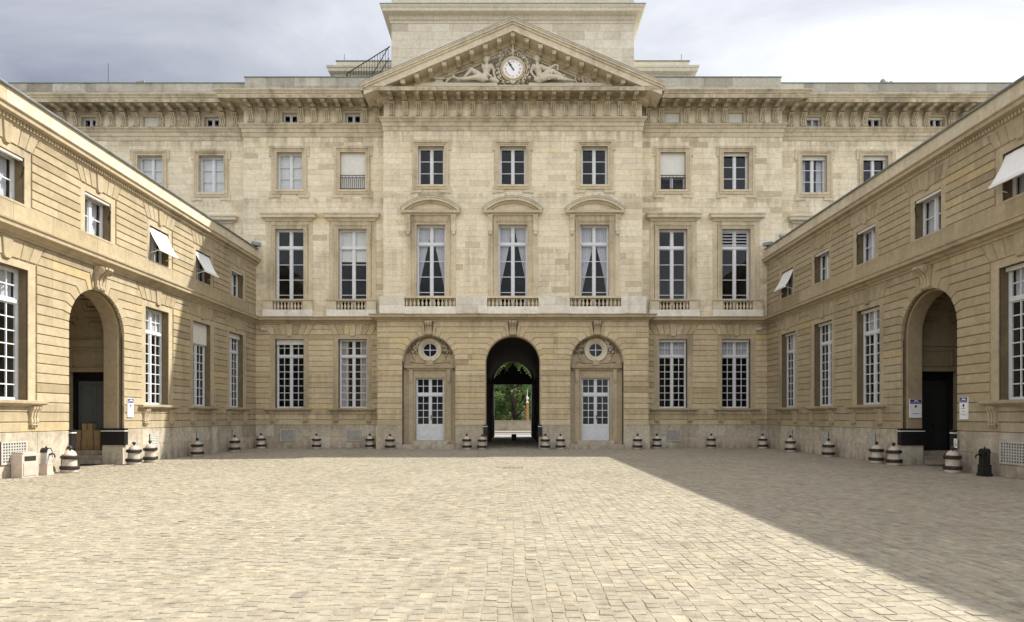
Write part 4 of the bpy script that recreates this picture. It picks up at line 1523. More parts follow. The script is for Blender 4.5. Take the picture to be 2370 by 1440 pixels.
Rr_ += chain(J(1253, 154, .28, .09), J(1261, 161, .30, .12), J(1270, 163, .34, .10), J(1279, 158, .38, .055), J(1285, 154.5, .40, .05), J(1291, 156, .40, .04))
Rr_ += chain(J(1291, 156, .40, .045), J(1290, 165, .36, .05))
Rr_ += [J(1240, 162, .42, .06), J(1249, 162, .42, .06)]
Rr_ += chain(J(1253, 183, .34, .18), J(1266, 174, .40, .15), J(1279, 170, .40, .125), J(1292, 176, .38, .10), J(1304, 184, .36, .085), J(1314, 187.5, .36, .055), J(1324, 189.5, .36, .045), J(1329, 190, .38, .03))
Rr_ += chain(J(1254, 187, .40, .15), J(1268, 184, .46, .13), J(1284, 184, .46, .11), J(1298, 187, .44, .09), J(1309, 190, .42, .05))
for a, b in ((1262, 1256), (1270, 1262), (1278, 1270), (1300, 1292), (1306, 1299)):
    Rr_ += chain(J(a, 172 if a < 1290 else 179, .52 if a < 1290 else .46, .028), J((a + b) / 2, 182, .54 if a < 1290 else .48, .033), J(b, 191, .50, .04))
Rr_ += chain(J(1240, 186, .30, .12), J(1248, 190, .36, .12))
fig2 = sculpt('reclining_figure', Rr_, 'relief', mainb)
fig2['label'] = 'carved draped stone figure reclining to the right of the clock'
hr = MB()
for i in range(26):
    a = rng.uniform(0, 2 * math.pi)
    e = rng.uniform(0.0, 1.3)
    hr.ball((PX(1242) + .155 * math.cos(a) * math.cos(e), YC - .27 + .14 * abs(math.sin(a)) * math.cos(e) - .02, PZ(139) + .07 + .145 * math.sin(e)), .046, n=6)
ob('hair', hr, 'relief', fig2, smooth=True)
# tools and coins carved at the corners
tr_ = MB().tube([(PX(1020), YC - .12, PZ(176)), (PX(1074), YC - .12, PZ(161))], .035, 7)
tr_.box(PX(1000), PX(1030), YC - .25, YC, PZ(183), PZ(179)).box(PX(1007), PX(1024), YC - .2, YC, PZ(189), PZ(183)).box(PX(1002), PX(1028), YC - .24, YC, PZ(194), PZ(189))
tr_.tube([(PX(1030), YC - .15, PZ(193)), (PX(1036), YC - .2, PZ(184)), (PX(1048), YC - .18, PZ(176))], .06, 7)
tr_.box(PX(970), PX(990), YC - .2, YC, PZ(194), PZ(190)).box(PX(985), PX(999), YC - .22, YC, PZ(194), PZ(191))
ob('carved_tools', tr_, 'relief', mainb)
cc = MB()
sp = [(PX(1343) + .30 * (1 - i / 26) * math.cos(i * .42 + 2.2) * .8, YC - .10, PZ(178) + .36 * (1 - i / 26) * math.sin(i * .42 + 2.2)) for i in range(22)]
cc.tube(sp, .045, 6).tube([(PX(1347), YC - .1, PZ(176)), (PX(1351), YC - .12, PZ(184)), (PX(1350), YC - .12, PZ(194))], .05, 6)
for px, r in ((1366, .13), (1382, .085), (1390, .05)):
    cc.arcband(PX(px), PZ(193.5) + r * .6, r * .55, r, 0, 2 * math.pi, YC - .16, YC, 14)
ob('carved_cornucopia', cc, 'relief', mainb)

# ---- clock
ZC = 18.13
clock = root('clock', (0, YM + YC, ZC - .62), 0, 'round white clock with roman numerals in the carved pediment', 'clock')
CZ = .62
fcm = MB().prism([(.47 * math.cos(2 * math.pi * k / 40), CZ + .47 * math.sin(2 * math.pi * k / 40)) for k in range(40)], -.30, -.0)
ob('dial', fcm, 'clock', clock)
rg_ = MB().arcband(0, CZ, .465, .52, 0, 2 * math.pi, -.36, 0, 40).arcband(0, CZ, .52, .60, 0, 2 * math.pi, -.32, 0, 40)
for k in range(40):
    a = 2 * math.pi * k / 40
    rg_.ball((.555 * math.cos(a), -.33, CZ + .555 * math.sin(a)), .03, n=6)
ob('bezel', rg_, 'surr', clock)


def text_mb(txt, size, font_bold=False):
    cu = bpy.data.curves.new('t', 'FONT')
    cu.body, cu.size, cu.align_x, cu.align_y = txt, size, 'CENTER', 'CENTER'
    tmp = bpy.data.objects.new('t', cu)
    COL.objects.link(tmp)
    dg = bpy.context.evaluated_depsgraph_get()
    dg.update()
    ev = bpy.data.meshes.new_from_object(tmp.evaluated_get(dg))
    vs, fs = [tuple(v.co) for v in ev.vertices], [tuple(p.vertices) for p in ev.polygons]
    bpy.data.objects.remove(tmp)
    return vs, fs


nu = MB()
for i, rn in enumerate(('XII', 'I', 'II', 'III', 'IIII', 'V', 'VI', 'VII', 'VIII', 'IX', 'X', 'XI')):
    a = -2 * math.pi * i / 12
    vs, fs = text_mb(rn, .15)
    k = min(1.0, .17 / (max(v[0] for v in vs) - min(v[0] for v in vs)))
    cx_, cz_ = .345 * math.sin(-a), .345 * math.cos(a)
    nu.add([(cx_ + (v[0] * k * math.cos(a) - v[1] * math.sin(a)), -.303, CZ + cz_ + (v[0] * k * math.sin(a) + v[1] * math.cos(a))) for v in vs], fs)
ob('numerals', nu, 'ink', clock)


def hand(ang, L, w, y):
    a = R(90 - ang)
    d, n_ = (math.cos(a), math.sin(a)), (-math.sin(a), math.cos(a))
    pt = lambda l, q: (l * d[0] + q * n_[0], CZ + l * d[1] + q * n_[1])
    return MB().prism([pt(-.09, w * .7), pt(-.09, -w * .7), pt(0, -w * .5), pt(L * .62, -w * .5), pt(L * .68, -w * 1.3), pt(L, 0), pt(L * .68, w * 1.3), pt(L * .62, w * .5), pt(0, w * .5)], y - .008, y)


ob('hour_hand', hand(327, .30, .05, -.315), 'iron', clock)
ob('minute_hand', hand(325, .42, .028, -.328), 'iron', clock)
wr = MB()
g3 = random.Random(3)
for i in range(330):
    a = g3.uniform(0, 2 * math.pi)
    rr = .65 + abs(g3.gauss(0, .10))
    if math.sin(a) > .55:
        rr += g3.uniform(0, .16)
    x, z = rr * math.cos(a), CZ + rr * math.sin(a)
    if z < -.04:
        continue
    wr.ball((x, -.12 - g3.uniform(0, .22), z), g3.uniform(.025, .06), g3.uniform(.1, .9), n=6, sq=(1, .8, g3.uniform(.7, 1.5)))
for s_ in (-1, 1):
    wr.tube([(s_ * .62, -.25, CZ + .1), (s_ * .70, -.28, CZ + .3), (s_ * .62, -.28, CZ + .5), (s_ * .45, -.26, CZ + .63), (s_ * .32, -.26, CZ + .78), (s_ * .40, -.24, CZ + .86)], .03, 6)
    wr.tube([(s_ * .6, -.25, CZ - .3), (s_ * .74, -.26, CZ - .38), (s_ * .82, -.25, CZ - .52), (s_ * .66, -.25, CZ - .58)], .04, 6)
    wr.tube([(s_ * .10, -.25, CZ + .66), (s_ * .24, -.28, CZ + .86), (s_ * .16, -.26, CZ + 1.0)], .035, 6)
wr.tube([(0, -.25, CZ + .60), (0, -.28, CZ + .85), (0, -.25, CZ + 1.12), (0, -.24, CZ + 1.3)], .05, 7, taper=[.05, .075, .05, .03])
for i in range(5):
    a = R(90 + (i - 2) * 22)
    wr.tube([(0, -.28, CZ - .72), (.18 * math.cos(a), -.32, CZ - .72 + .18 * math.sin(a))], .035, 6)
ob('wreath', wr, 'relief', clock, smooth=True)

# ================================================================ courtyard wings
MZ0, MCH = 7.02, 0.2375
MJ = [MZ0 + MCH * i for i in range(9)]
MZT = MJ[6]


def awning(thing, uc, y, z, w, out=0.40, drop=0.80):
    mb = MB()
    nn = 8
    for off, rev in ((0.0, False), (0.010, True)):
        vs = []
        for i in range(nn + 1):
            for k in range(nn + 1):
                f, g_ = i / nn, k / nn
                sag = .035 * math.sin(math.pi * f) * (.6 + .4 * math.sin(math.pi * g_)) + .006 * math.sin(g_ * 17 + f * 5)
                vs.append((uc - w / 2 + w * g_, y - out * f + sag * .8 + off, z - drop * f - sag * .4 + off))
        fs = [(i * (nn + 1) + k, i * (nn + 1) + k + 1, (i + 1) * (nn + 1) + k + 1, (i + 1) * (nn + 1) + k) for i in range(nn) for k in range(nn)]
        mb.add(vs, [f[::-1] for f in fs] if rev else fs)
    mb.box(uc - w / 2, uc + w / 2, y - out - .03, y - out + .02, z - drop - .05, z - drop + .02)
    a = ob('awning', mb, 'awning', thing)
    for s_ in (-1, 1):
        ob('arm', MB().tube([(uc + s_ * (w / 2 - .03), y + .02, z - drop - .15), (uc + s_ * (w / 2 - .03), y - out, z - drop - .01)], .014, 5), 'cream', a)


def blind_arm(thing, uc, y, z, s_, w):
    """folded awning: casing at the head of the window and one hanging arm"""
    a = ob('folded_awning', MB().box(uc - w / 2, uc + w / 2, y - .05, y + .05, z - .07, z), 'cream', thing)
    for q in (-1, 1):
        ob('arm', MB().tube([(uc + q * (w / 2 - .02), y - .03, z - .05), (uc + q * (w / 2 - .02), y - .11, z - .25), (uc + q * (w / 2 - .02), y - .01, z - .52)], .012, 5), 'iron', a)


def make_wing(side, name, label):
    s = 1 if side == 'L' else -1
    X = -12.7 if side == 'L' else 12.55
    wg = root(name, (X, 0, 0), R(90) * s, label, 'building', 'courtyard wings')
    tw = (lambda p: (X - p[1], p[0], p[2])) if s > 0 else (lambda p: (X + p[1], -p[0], p[2]))
    st = Stones(wg, tw)
    st.fore = lambda c: abs(c[0]) / c[1]
    off = 0.0 if s > 0 else -0.22
    bays = [s * (b + off) for b in (27.75, 24.68, 21.58, 15.12, 11.9)]
    arch = s * (18.45 + off)
    mezz = [s * (b + off) for b in (27.85, 24.78, 21.70, 18.50, 15.12, 11.9)]
    u0, u1 = sorted((s * 1.0, s * 29.8))
    AR = (arch, 1.22, 4.17)
    wm = MB()
    wall(wm, u0, u1, 0, 6.3, 0, .5, [(w - .7, w + .7, 1.95, 5.36) for w in bays], (AR,))
    wall(wm, u0, u1, 6.3, 9.3, 0, .5, [(w - .58, w + .58, 7.02, 8.24) for w in mezz])
    ob('wall', wm, 'joint', wg)
    rustic(st, u0, u1, 0, bays, (AR,))
    plinth(st, u0, u1, 0, [(arch - 1.22, arch + 1.22, -1, 2)])
    rustic(st, u0, u1, 0, mezz, (), MJ, zsill=0, hw=0.79, zt=MZT, slope=0.5, nfan=7)
    ashlar(st, u0, u1, 6.45, 7.02, 0, (), .57, 'lower', 1.1, 2.0, .05, .006)
    pth = [(u0, 0), (u1, 0)]
    ob('string_course', MB().sweep(pth, [(o_, z + .004) for o_, z in P_STRING]), 'flat', wg)
    ob('cornice', MB().sweep(pth, [(-.05, 8.90), (.06, 8.90), (.07, 8.96), (.10, 8.97), (.10, 9.07), (.14, 9.09), (.26, 9.12), (.27, 9.22), (.31, 9.24), (.32, 9.265), (-.05, 9.30)]), 'flat', wg)
    dn = MB()
    nd = int((u1 - u0) / .105)
    for i in range(nd):
        x = u0 + (u1 - u0) * (i + .5) / nd
        dn.box(x - .03, x + .03, -.145, -.08, 8.975, 9.065)
    kind(ob('dentils', dn, 'flat', wg), 'stuff')
    x = u0
    pa = MB()
    while x < u1 - .01:
        e = min(u1, x + rng.uniform(1.0, 1.8))
        pa.box(x + .003, e - .003, -.10, .3, 9.28, 9.77, rt())
        x = e
    ob('parapet', pa, 'trim', wg)
    ob('zinc_edge', MB().sweep(pth, [(-.4, 9.775), (.16, 9.765), (.17, 9.80), (.16, 9.82), (-.4, 9.84)]), 'zinc', wg)
    ob('roof', MB().add([(u0, -.1, 9.80), (u1, -.1, 9.80), (u1, 4.5, 10.2), (u0, 4.5, 10.2), (u1, 9, 9.3), (u0, 9, 9.3)], [(0, 1, 2, 3), (3, 2, 4, 5)]), 'zinc', wg)
    ms = MB().box(u0, u1, 8.6, 9, 0, 9.3)
    v0, v1 = sorted((arch - 2.6, arch + 2.6))
    ms.box(u0, v0 - .8, 2.7, 8.6, 0, 9.6).box(v1 + .8, u1, 2.7, 8.6, 0, 9.6).box(v0 - .8, v1 + .8, 2.7, 8.6, 6.5, 9.6)
    e0, e1 = sorted((s * 1.0, s * 1.3))
    ms.box(e0, e1, .5, 2.7, 0, 9.6)
    ob('rear_mass', ms, 'lower', wg)
    # windows
    for i, uc in enumerate(bays):
        kw = {}
        if side == 'L':
            kw = [dict(shutter=.22), dict(shutter=.86), dict(shade=.9), dict(curtain='transom'), {}][i]
        else:
            kw = [dict(shutter=.10, curtain='transom'), dict(shutter=.10), dict(shutter=.10, curtain='transom'), dict(shutter=.10, curtain='transom'), {}][i]
        ground_window(wg, uc, 0, **kw)
    for i, uc in enumerate(mezz):
        cur = 'full' if (side == 'L' or i in (1,)) else 'side'
        place_window(wg, uc, 7.02, .27, KIT_MEZZ, 1.16, 1.22, curtain=cur)
        ob('surround', MB().frame(uc, 7.02, 8.24, .58, [(.21, .025)], 0, bottom=False).box(uc - .58, uc + .58, -.06, .3, 6.97, 7.025), 'flat', wg)
        if (side == 'L' and i in (1, 2)) or (side == 'R' and i in (0, 4)):
            awning(wg, uc, .04, 8.20, 1.12)
        else:
            blind_arm(wg, uc, .06, 8.235, s, 1.12)
    # arch with vestibule
    c, r, zs = AR
    keystone(wg, c, -.05, 5.36, 6.09, .34, .36)
    ob('archivolt', MB().arcband(c, zs, r - .07, r - .002, 0, math.pi, .10, .56, 28).box(c - r + .002, c - r + .07, .10, .56, 0, zs).box(c + r - .07, c + r - .002, .10, .56, 0, zs), 'vest', wg)
    ob('arch_plinth', MB().box(c - r - .02, c - r + .10, -.08, .58, 0, 1.13), 'plinth', wg)
    ob('arch_plinth', MB().box(c + r - .10, c + r + .02, -.08, .58, 0, 1.13), 'plinth', wg)
    for q in (-1, 1):
        jamb_guard(wg, c + q * (r - .10), -q, .0, .60)
    far = c + s * 1.75
    near = c - s * 1.85
    vb = MB()
    a, b = sorted((far, far + s * .15))
    # far wall with doorway (extends along y)
    dy0, dy1, dz0, dz1 = .72, 2.10, .42, 3.03
    vb.box(a, b, .5, dy0, 0, 6.4).box(a, b, dy1, 5.2, 0, 6.4).box(a, b, dy0, dy1, dz1, 6.4).box(a, b, dy0, dy1, 0, dz0)
    a2, b2 = sorted((near, near - s * .35))
    vb.box(a2, b2, .5, 5.2, 0, 6.4)
    vb.box(min(a, a2), max(b, b2), 5.2, 5.5, 0, 6.4)
    vb.arcband(c, 4.10, 1.84, 2.2, 0, math.pi, .505, 5.2, 22)
    vb.box(min(a, a2), max(b, b2), .5, 5.5, 6.4, 6.6)
    vest = ob('vestibule', vb, 'vest', wg)
    # inner face of the front wall either side of the arch is the wall itself; floor slab and mouldings
    f0, f1 = sorted((far - s * .06, far + s * .02))
    ob('impost_moulding', MB().box(f0, f1, .55, 5.1, 3.98, 4.10).box(f0 + (.02 if s < 0 else 0), f1 - (.02 if s > 0 else 0), .55, 5.1, 3.86, 3.98), 'vest', wg)
    pf = MB()
    p0, p1 = sorted((far - s * .03, far + s * .02))
    for y0, y1, z0, z1 in ((.85, 1.98, 3.20, 3.24), (.85, 1.98, 3.70, 3.74), (.85, .89, 3.2, 3.74), (1.94, 1.98, 3.2, 3.74)):
        pf.box(p0, p1, y0, y1, z0, z1)
    for y0, y1, z0, z1 in ((dy0 - .14, dy0, .42, 3.17), (dy1, dy1 + .14, .42, 3.17), (dy0, dy1, 3.03, 3.17)):
        pf.box(p0, p1, y0, y1, z0, z1)
    ob('door_surround', pf, 'vest', wg)
    cf = MB()
    for k in range(7):
        th = math.pi * (k + .5) / 7
        for y0 in (.75, 1.75, 2.75, 3.75):
            for rr, w in ((1.80, 1.0), (1.77, .55)):
                h = math.pi / 7 * .40 * w
                m0 = y0 + .42 - .38 * w
                m1 = y0 + .42 + .38 * w
                for t0, t1, ya, yb in ((th - h, th - h + .04, m0, m1), (th + h - .04, th + h, m0, m1), (th - h, th + h, m0, m0 + .07), (th - h, th + h, m1 - .07, m1)):
                    cf.arcband(c, 4.10, rr, rr + .05, t0, t1, ya, yb, 2)
    ob('vault_coffers', cf, 'vest', wg)
    sp = MB()
    for i in range(3):
        x0, x1 = sorted((far - s * (.62 - i * .2), far))
        sp.box(x0, x1, dy0 - .1, dy1 + .3, .14 * i, .14 * (i + 1))
    ob('steps', sp, 'plinth', wg)
    # little room behind the doorway
    r0, r1 = sorted((far + s * .15, far + s * .62))
    rm = MB()
    lim = far + s * .56
    x0, x1 = sorted((lim, lim + s * .05))
    rm.box(x0, x1, .5, 5.2, 0, 3.4).box(r0, r1, .50, .56, 0, 3.4).box(r0, r1, 5.1, 5.2, 0, 3.4).box(r0, r1, .5, 5.2, 3.3, 3.4).box(r0, r1, .5, 5.2, 0, .41)
    ob('inner_room', rm, 'room', wg)
    dr = MB()
    d0 = far + s * .44
    x0, x1 = sorted((d0, d0 + s * .06))
    dr.box(x0, x1, .62 + .45, .62 + 1.50, .41, 2.75)
    dm = 'door' if side == 'L' else 'door_shaded'
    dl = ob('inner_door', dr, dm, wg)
    pn = MB()
    x0, x1 = sorted((d0 - s * .015, d0))
    for ya, yb, za, zb in ((1.13, 1.53, .55, 1.15), (1.62, 2.04, .55, 1.15), (1.13, 1.53, 1.3, 2.6), (1.62, 2.04, 1.3, 2.6)):
        for aa, bb, cc_, dd in ((ya, yb, za, za + .03), (ya, yb, zb - .03, zb), (ya, ya + .03, za, zb), (yb - .03, yb, za, zb)):
            pn.box(x0, x1, aa, bb, cc_, dd)
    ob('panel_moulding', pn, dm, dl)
    ob('handle', MB().ball((d0 - s * .04, 1.58, 1.25), .045), 'iron', dl)
    # plinth vents
    for i, uc in enumerate(bays[:3]):
        grille(wg, uc - s * .35, -.10, .42, .50, .52, 8, 7, hbars=True)
    grille(wg, bays[3] + s * .15, -.10, .34, .80, .58, 9, 7)
    st.finish()
    return wg


wingL = make_wing('L', 'courtyard_wing', 'sunlit two storey stone wing with arched doorway along the left side')
wingR = make_wing('R', 'courtyard_wing', 'shaded two storey stone wing with arched doorway along the right side')

# ================================================================ bollards
def bollard_parts(seed):
    gj = random.Random(seed)
    body = MB().lathe([(.215, 0), (.225, .02), (.225, .09), (.205, .13), (.195, .20), (.185, .33), (.185, .44), (.175, .47), (.145, .52), (.10, .555), (.05, .575), (.03, .58)], n=20)
    lo = MB().lathe([(.19, .085), (.245, .085), (.262, .105), (.262, .165), (.245, .185), (.19, .185)], n=20)
    up = MB().lathe([(.16, .365), (.22, .365), (.248, .385), (.248, .44), (.22, .462), (.16, .462)], n=20)
    kn = MB().lathe([(.028, .57), (.024, .60), (.035, .61), (.062, .635), (.068, .655), (.05, .68), (.02, .69), (.02, .70), (.001, .705)], n=12)
    for mb_, am in ((body, .006), (lo, .005), (up, .005)):
        mb_.v = [(x + gj.uniform(-am, am), y + gj.uniform(-am, am), max(0, z + gj.uniform(-am, am) * .6)) for x, y, z in mb_.v]
        mb_.t = [gj.uniform(.25, .75)] * len(mb_.f)
    return [('body', mesh_of('body', body, 'bollard', True, (0, 0, 0))[0]), ('lower_band', mesh_of('lower_band', lo, 'band', False, (0, 0, 0))[0]),
            ('upper_band', mesh_of('upper_band', up, 'band', False, (0, 0, 0))[0]), ('knob', mesh_of('knob', kn, 'band', True, (0, 0, 0))[0])]


BPS = [bollard_parts(i) for i in range(6)]
LW, RW = -12.20, 12.05
BOL = [
    (-12.18, 16.62, 'banded stone bollard on the near side of the left arch, nearest the camera'),
    (-12.55, 17.12, 'banded stone bollard inside the near jamb of the left arch, half hidden by another'),
    (LW, 19.47, 'banded stone bollard beside the far jamb of the left arch, under the white sign'),
    (LW, 20.37, 'banded stone bollard just past the left arch, right neighbour of the one under the sign'),
    (LW, 23.40, 'banded stone bollard against the left wing under its window with the white shutter'),
    (LW, 26.55, 'banded stone bollard against the left wing under the window nearest the corner'),
    (-12.18, 29.28, 'banded stone bollard in the left inner corner of the courtyard'),
    (-9.50, 29.28, 'banded stone bollard between the two ground floor windows left of the pavilion'),
    (-6.92, 29.28, 'banded stone bollard tucked in the angle left of the central pavilion'),
    (-5.78, 28.45, 'banded stone bollard at the left end of the central pavilion front'),
    (-2.16, 28.45, 'banded stone bollard between the left white door and the central archway'),
    (-1.45, 28.40, 'banded stone bollard at the left jamb of the central archway'),
    (1.51, 28.40, 'banded stone bollard at the right jamb of the central archway'),
    (2.24, 28.45, 'banded stone bollard between the central archway and the right white door'),
    (5.86, 28.45, 'banded stone bollard at the right end of the central pavilion front'),
    (6.97, 29.28, 'banded stone bollard tucked in the angle right of the central pavilion'),
    (9.60, 29.28, 'banded stone bollard between the two ground floor windows right of the pavilion'),
    (12.10, 29.28, 'banded stone bollard in the right inner corner of the courtyard'),
    (RW, 26.25, 'banded stone bollard against the right wing nearest the inner corner'),
    (RW, 23.10, 'banded stone bollard against the right wing under its middle ground floor window'),
    (RW, 20.05, 'banded stone bollard left of the right arch, farther of the pair'),
    (RW, 19.12, 'banded stone bollard at the far jamb of the right arch, below the black guard'),
    (RW, 16.58, 'banded stone bollard on the near side of the right arch, beside the black pump'),
    (12.40, 17.05, 'banded stone bollard inside the near jamb of the right arch, behind another'),
]
gb = random.Random(9)
for x, y, lab in BOL:
    b = root('stone_bollard', (x, y, 0), gb.uniform(0, 6.28), lab, 'bollard', 'bollards round the courtyard')
    k = gb.uniform(.97, 1.04)
    b.scale = (k * .89, k * .89, gb.uniform(1.02, 1.08))
    b.rotation_euler.x, b.rotation_euler.y = gb.uniform(-.02, .02), gb.uniform(-.02, .02)
    for n_, me in gb.choice(BPS):
        put(n_, me, b, (0, 0, 0))

# ================================================================ bin, pumps, signs, small things
bn = root('litter_bin', (-12.36, 15.32, 0), R(78), 'pinkish upright litter bin with dark slot against the left wing', 'bin')
sh = MB().prism([(-.21, 0), (.21, 0), (.21, .56), (.17, .61), (-.17, .61), (-.21, .56)], -.17, .17)
ob('shell', sh, 'bin', bn)
ob('slot', MB().box(-.145, .145, -.176, -.16, .42, .54), 'dark', bn)
ob('door_panel', MB().box(-.17, .17, -.182, -.165, .05, .38), 'bin', bn)
ob('lid', MB().box(-.18, .18, -.15, .15, .61, .64), 'bin', bn)


def pump(x, y, rz, lab, body, mats):
    p = root('water_pump', (x, y, 0), rz, lab, 'water pump', 'courtyard water pumps')
    p.scale = (.80, .80, 1.02)
    ob('base', MB().box(-.15, .15, -.15, .15, 0, .07).prism([(-.135, .07), (.135, .07), (.12, .26), (-.12, .26)], -.13, .13).box(-.13, .13, -.14, .14, .26, .29), mats[0], p)
    sh = MB().prism([(-.11, .29), (.11, .29), (.105, .58)] + [(.105 * math.cos(R(a)), .58 + .12 * math.sin(R(a))) for a in range(15, 166, 15)] + [(-.105, .58)], -.105, .105)
    ob('column', sh, mats[1], p)
    cap = MB().arcband(0, .58, .105, .122, 0, math.pi, -.115, .115, 14).ball((0, 0, .715), .03, n=8)
    ob('hood', cap, mats[2], p)
    sp = MB().tube([(0, -.10, .52), (0, -.20, .55), (0, -.27, .53), (0, -.29, .45)], .025, 7)
    ob('spout', sp, mats[2], p, smooth=True)
    ob('lever', MB().tube([(.13, .0, .60), (.19, -.03, .58), (.20, -.05, .45)], .016, 6), mats[2], p)
    return p


pump(-12.33, 15.98, R(90), 'pale squat water pump with dark hood beside the litter bin', None, ('bin', 'grill', 'band'))
pump(12.18, 15.62, R(-90), 'black cast iron water pump with spout against the right wing', None, ('iron', 'iron', 'iron'))


def sign(name, loc, rz, w, h, head, label, lines, arrow=None):
    s = root(name, loc, rz, label, 'sign', 'wall signs')
    ob('panel', MB().box(-w / 2, w / 2, -.03, 0, 0, h), 'signw', s)
    ob('blue_header', MB().box(-w / 2 + .012, w / 2 - .012, -.034, -.03, h - head, h - .012), 'signb', s)
    lg = MB()
    lg.prism([(-.09, h - head * .52), (.11, h - head * .52), (.06, h - head * .36), (.01, h - head * .24), (-.03, h - head * .34)], -.037, -.034)
    vs, fs = text_mb('Monnaie de Paris', head * .30)
    k = min(1, (w - .05) / (max(v[0] for v in vs) - min(v[0] for v in vs)))
    lg.add([(v[0] * k, -.037, h - head * .74 + v[1]) for v in vs], fs)
    ob('logo', lg, 'signw', s)
    ink = MB().prism([(.035 * math.cos(2 * math.pi * q / 16), h - head - .085 + .045 * math.sin(2 * math.pi * q / 16)) for q in range(16)], -.034, -.03)
    for z, x0, x1, th in lines:
        x = x0
        while x < x1 - .004:
            e = min(x1, x + rng.uniform(.012, .035))
            ink.box(x, e, -.033, -.03, z, z + th)
            x = e + .006
    if arrow:
        z, x = arrow
        ink.prism([(x - .02, z - .012), (x, z), (x - .02, z + .012)], -.033, -.03)
    ob('lettering', ink, 'ink', s)
    return s


sign('direction_sign', (-12.7 + .062, 19.96, 1.52), R(90), .30, .62, .15, 'narrow white sign with blue header on the left wing beside the arch',
     [(.34, -.09, .09, .010), (.28, -.10, .10, .010), (.22, -.09, .10, .012), (.15, -.05, .07, .008)])
sign('direction_sign', (12.55 - .064, 16.72, 1.46), R(-90), .30, .62, .15, 'white sign with blue header on the right wing between arch and black pump',
     [(.30, -.08, .06, .012), (.21, -.05, .05, .012), (.14, -.11, .08, .010), (.10, 0, .10, .006)], (.145, .12))
sign('direction_sign', (12.55 + .32, 19.355, 1.50), 0, .38, .60, .15, 'white sign with blue header on the far jamb inside the right arch',
     [(.13, -.10, .10, .014)], (.137, .16))
s = root('access_sign', (12.55 - .162, 16.92, .66), R(-90), 'small white wheelchair access sign on the black guard of the right arch', 'sign', None)
ob('panel', MB().box(-.06, .06, -.012, 0, 0, .26), 'signw', s)
ik = MB().ball((-.01, -.013, .20), .018, n=8, sq=(1, .1, 1)).arcband(.0, .09, .035, .047, R(120), R(390), -.014, -.012, 12)
ik.box(-.018, -.004, -.014, -.012, .10, .18).box(-.018, .03, -.014, -.012, .10, .113).box(.022, .034, -.014, -.012, .05, .11).box(-.018, .025, -.014, -.012, .14, .15)
ob('symbol', ik, 'ink', s)

# drain covers let into the paving
for x, y, w, lab in ((0.0, 18.1, .62, 'rectangular iron drain cover in the paving before the central arch'),):
    dc = root('drain_cover', (x, y, 0), 0, lab, 'drain cover')
    ob('frame', MB().box(-w / 2, w / 2, -.12, .12, -.02, .005), 'earth', dc)
    for i in range(7):
        xx = -w / 2 + w * (i + .5) / 7
        ob('bar', MB().box(xx - w * .045, xx + w * .045, -.09, .09, .003, .008), 'band', dc)

# cartons inside the left doorway
dx = -12.7
CART = [(-14.12, 20.49, .42, .42, .24, .36), (-14.54, 20.48, .42, .38, .24, .34), (-14.12, 20.48, .78, .42, .24, .30), (-14.52, 20.49, .76, .36, .24, .32), (-14.34, 20.48, 1.085, .34, .22, .22)]
CL = ['lower right cardboard carton in the left doorway', 'lower left cardboard carton in the left doorway', 'middle right cardboard carton stacked in the left doorway',
      'middle left cardboard carton stacked in the left doorway', 'topmost cardboard carton of the stack in the left doorway']
for (x, y, z, w, d, h), lab in zip(CART, CL):
    c = root('cardboard_box', (x, y, z), 0, lab, 'box', 'cartons in the left doorway')
    ob('carton', MB().box(-w / 2, w / 2, -d / 2, d / 2, 0, h), 'card', c)
    ob('tape', MB().box(-.025, .025, -d / 2 - .003, d / 2, .0, h + .003), 'tape', c)

# cameras and small boxes on the walls
def wall_camera(loc, rz, lab):
    c = root('security_camera', loc, rz, lab, 'camera', 'security cameras')
    ob('bracket', MB().box(-.03, .03, -.06, .0, -.02, .08).tube([(0, -.05, .03), (0, -.16, .03)], .015, 6), 'grill', c)
    ob('housing', MB().side([(-.36, -.04), (-.08, -.04), (-.08, .07), (-.36, .07), (-.39, .05)], -.05, .05), 'grill', c)


wall_camera((-12.10, 29.74, 5.80), R(-25), 'small grey camera high in the left inner corner of the courtyard')
wall_camera((11.95, 29.74, 5.82), R(25), 'small grey camera high in the right inner corner of the courtyard')
fl = root('floodlight', (-12.52, 29.5, 9.84), R(40), 'grey floodlight at the end of the left wing roof', 'floodlight', 'roof edge fittings')
ob('housing', MB().box(-.20, .20, -.12, .10, .03, .20), 'zinc', fl)
ob('foot', MB().box(-.06, .06, -.05, .05, -.02, .03), 'iron', fl)
fl = root('floodlight', (12.42, 29.45, 9.84), R(-40), 'grey floodlight at the end of the right wing roof', 'floodlight', 'roof edge fittings')
ob('housing', MB().box(-.22, .22, -.14, .10, .03, .17), 'zinc', fl)
ob('foot', MB().box(-.06, .06, -.05, .05, -.02, .03), 'iron', fl)
lp = root('roof_lamp', (12.62, 28.4, 9.86), 0, 'round glass roof lamp above the right wing corner', 'lamp')
ob('globe', MB().ball((0, 0, .18), .13, n=12), 'grill', lp, smooth=True)
ob('post', MB().lathe([(.05, -.03), (.03, 0), (.03, .08)], n=8), 'iron', lp)

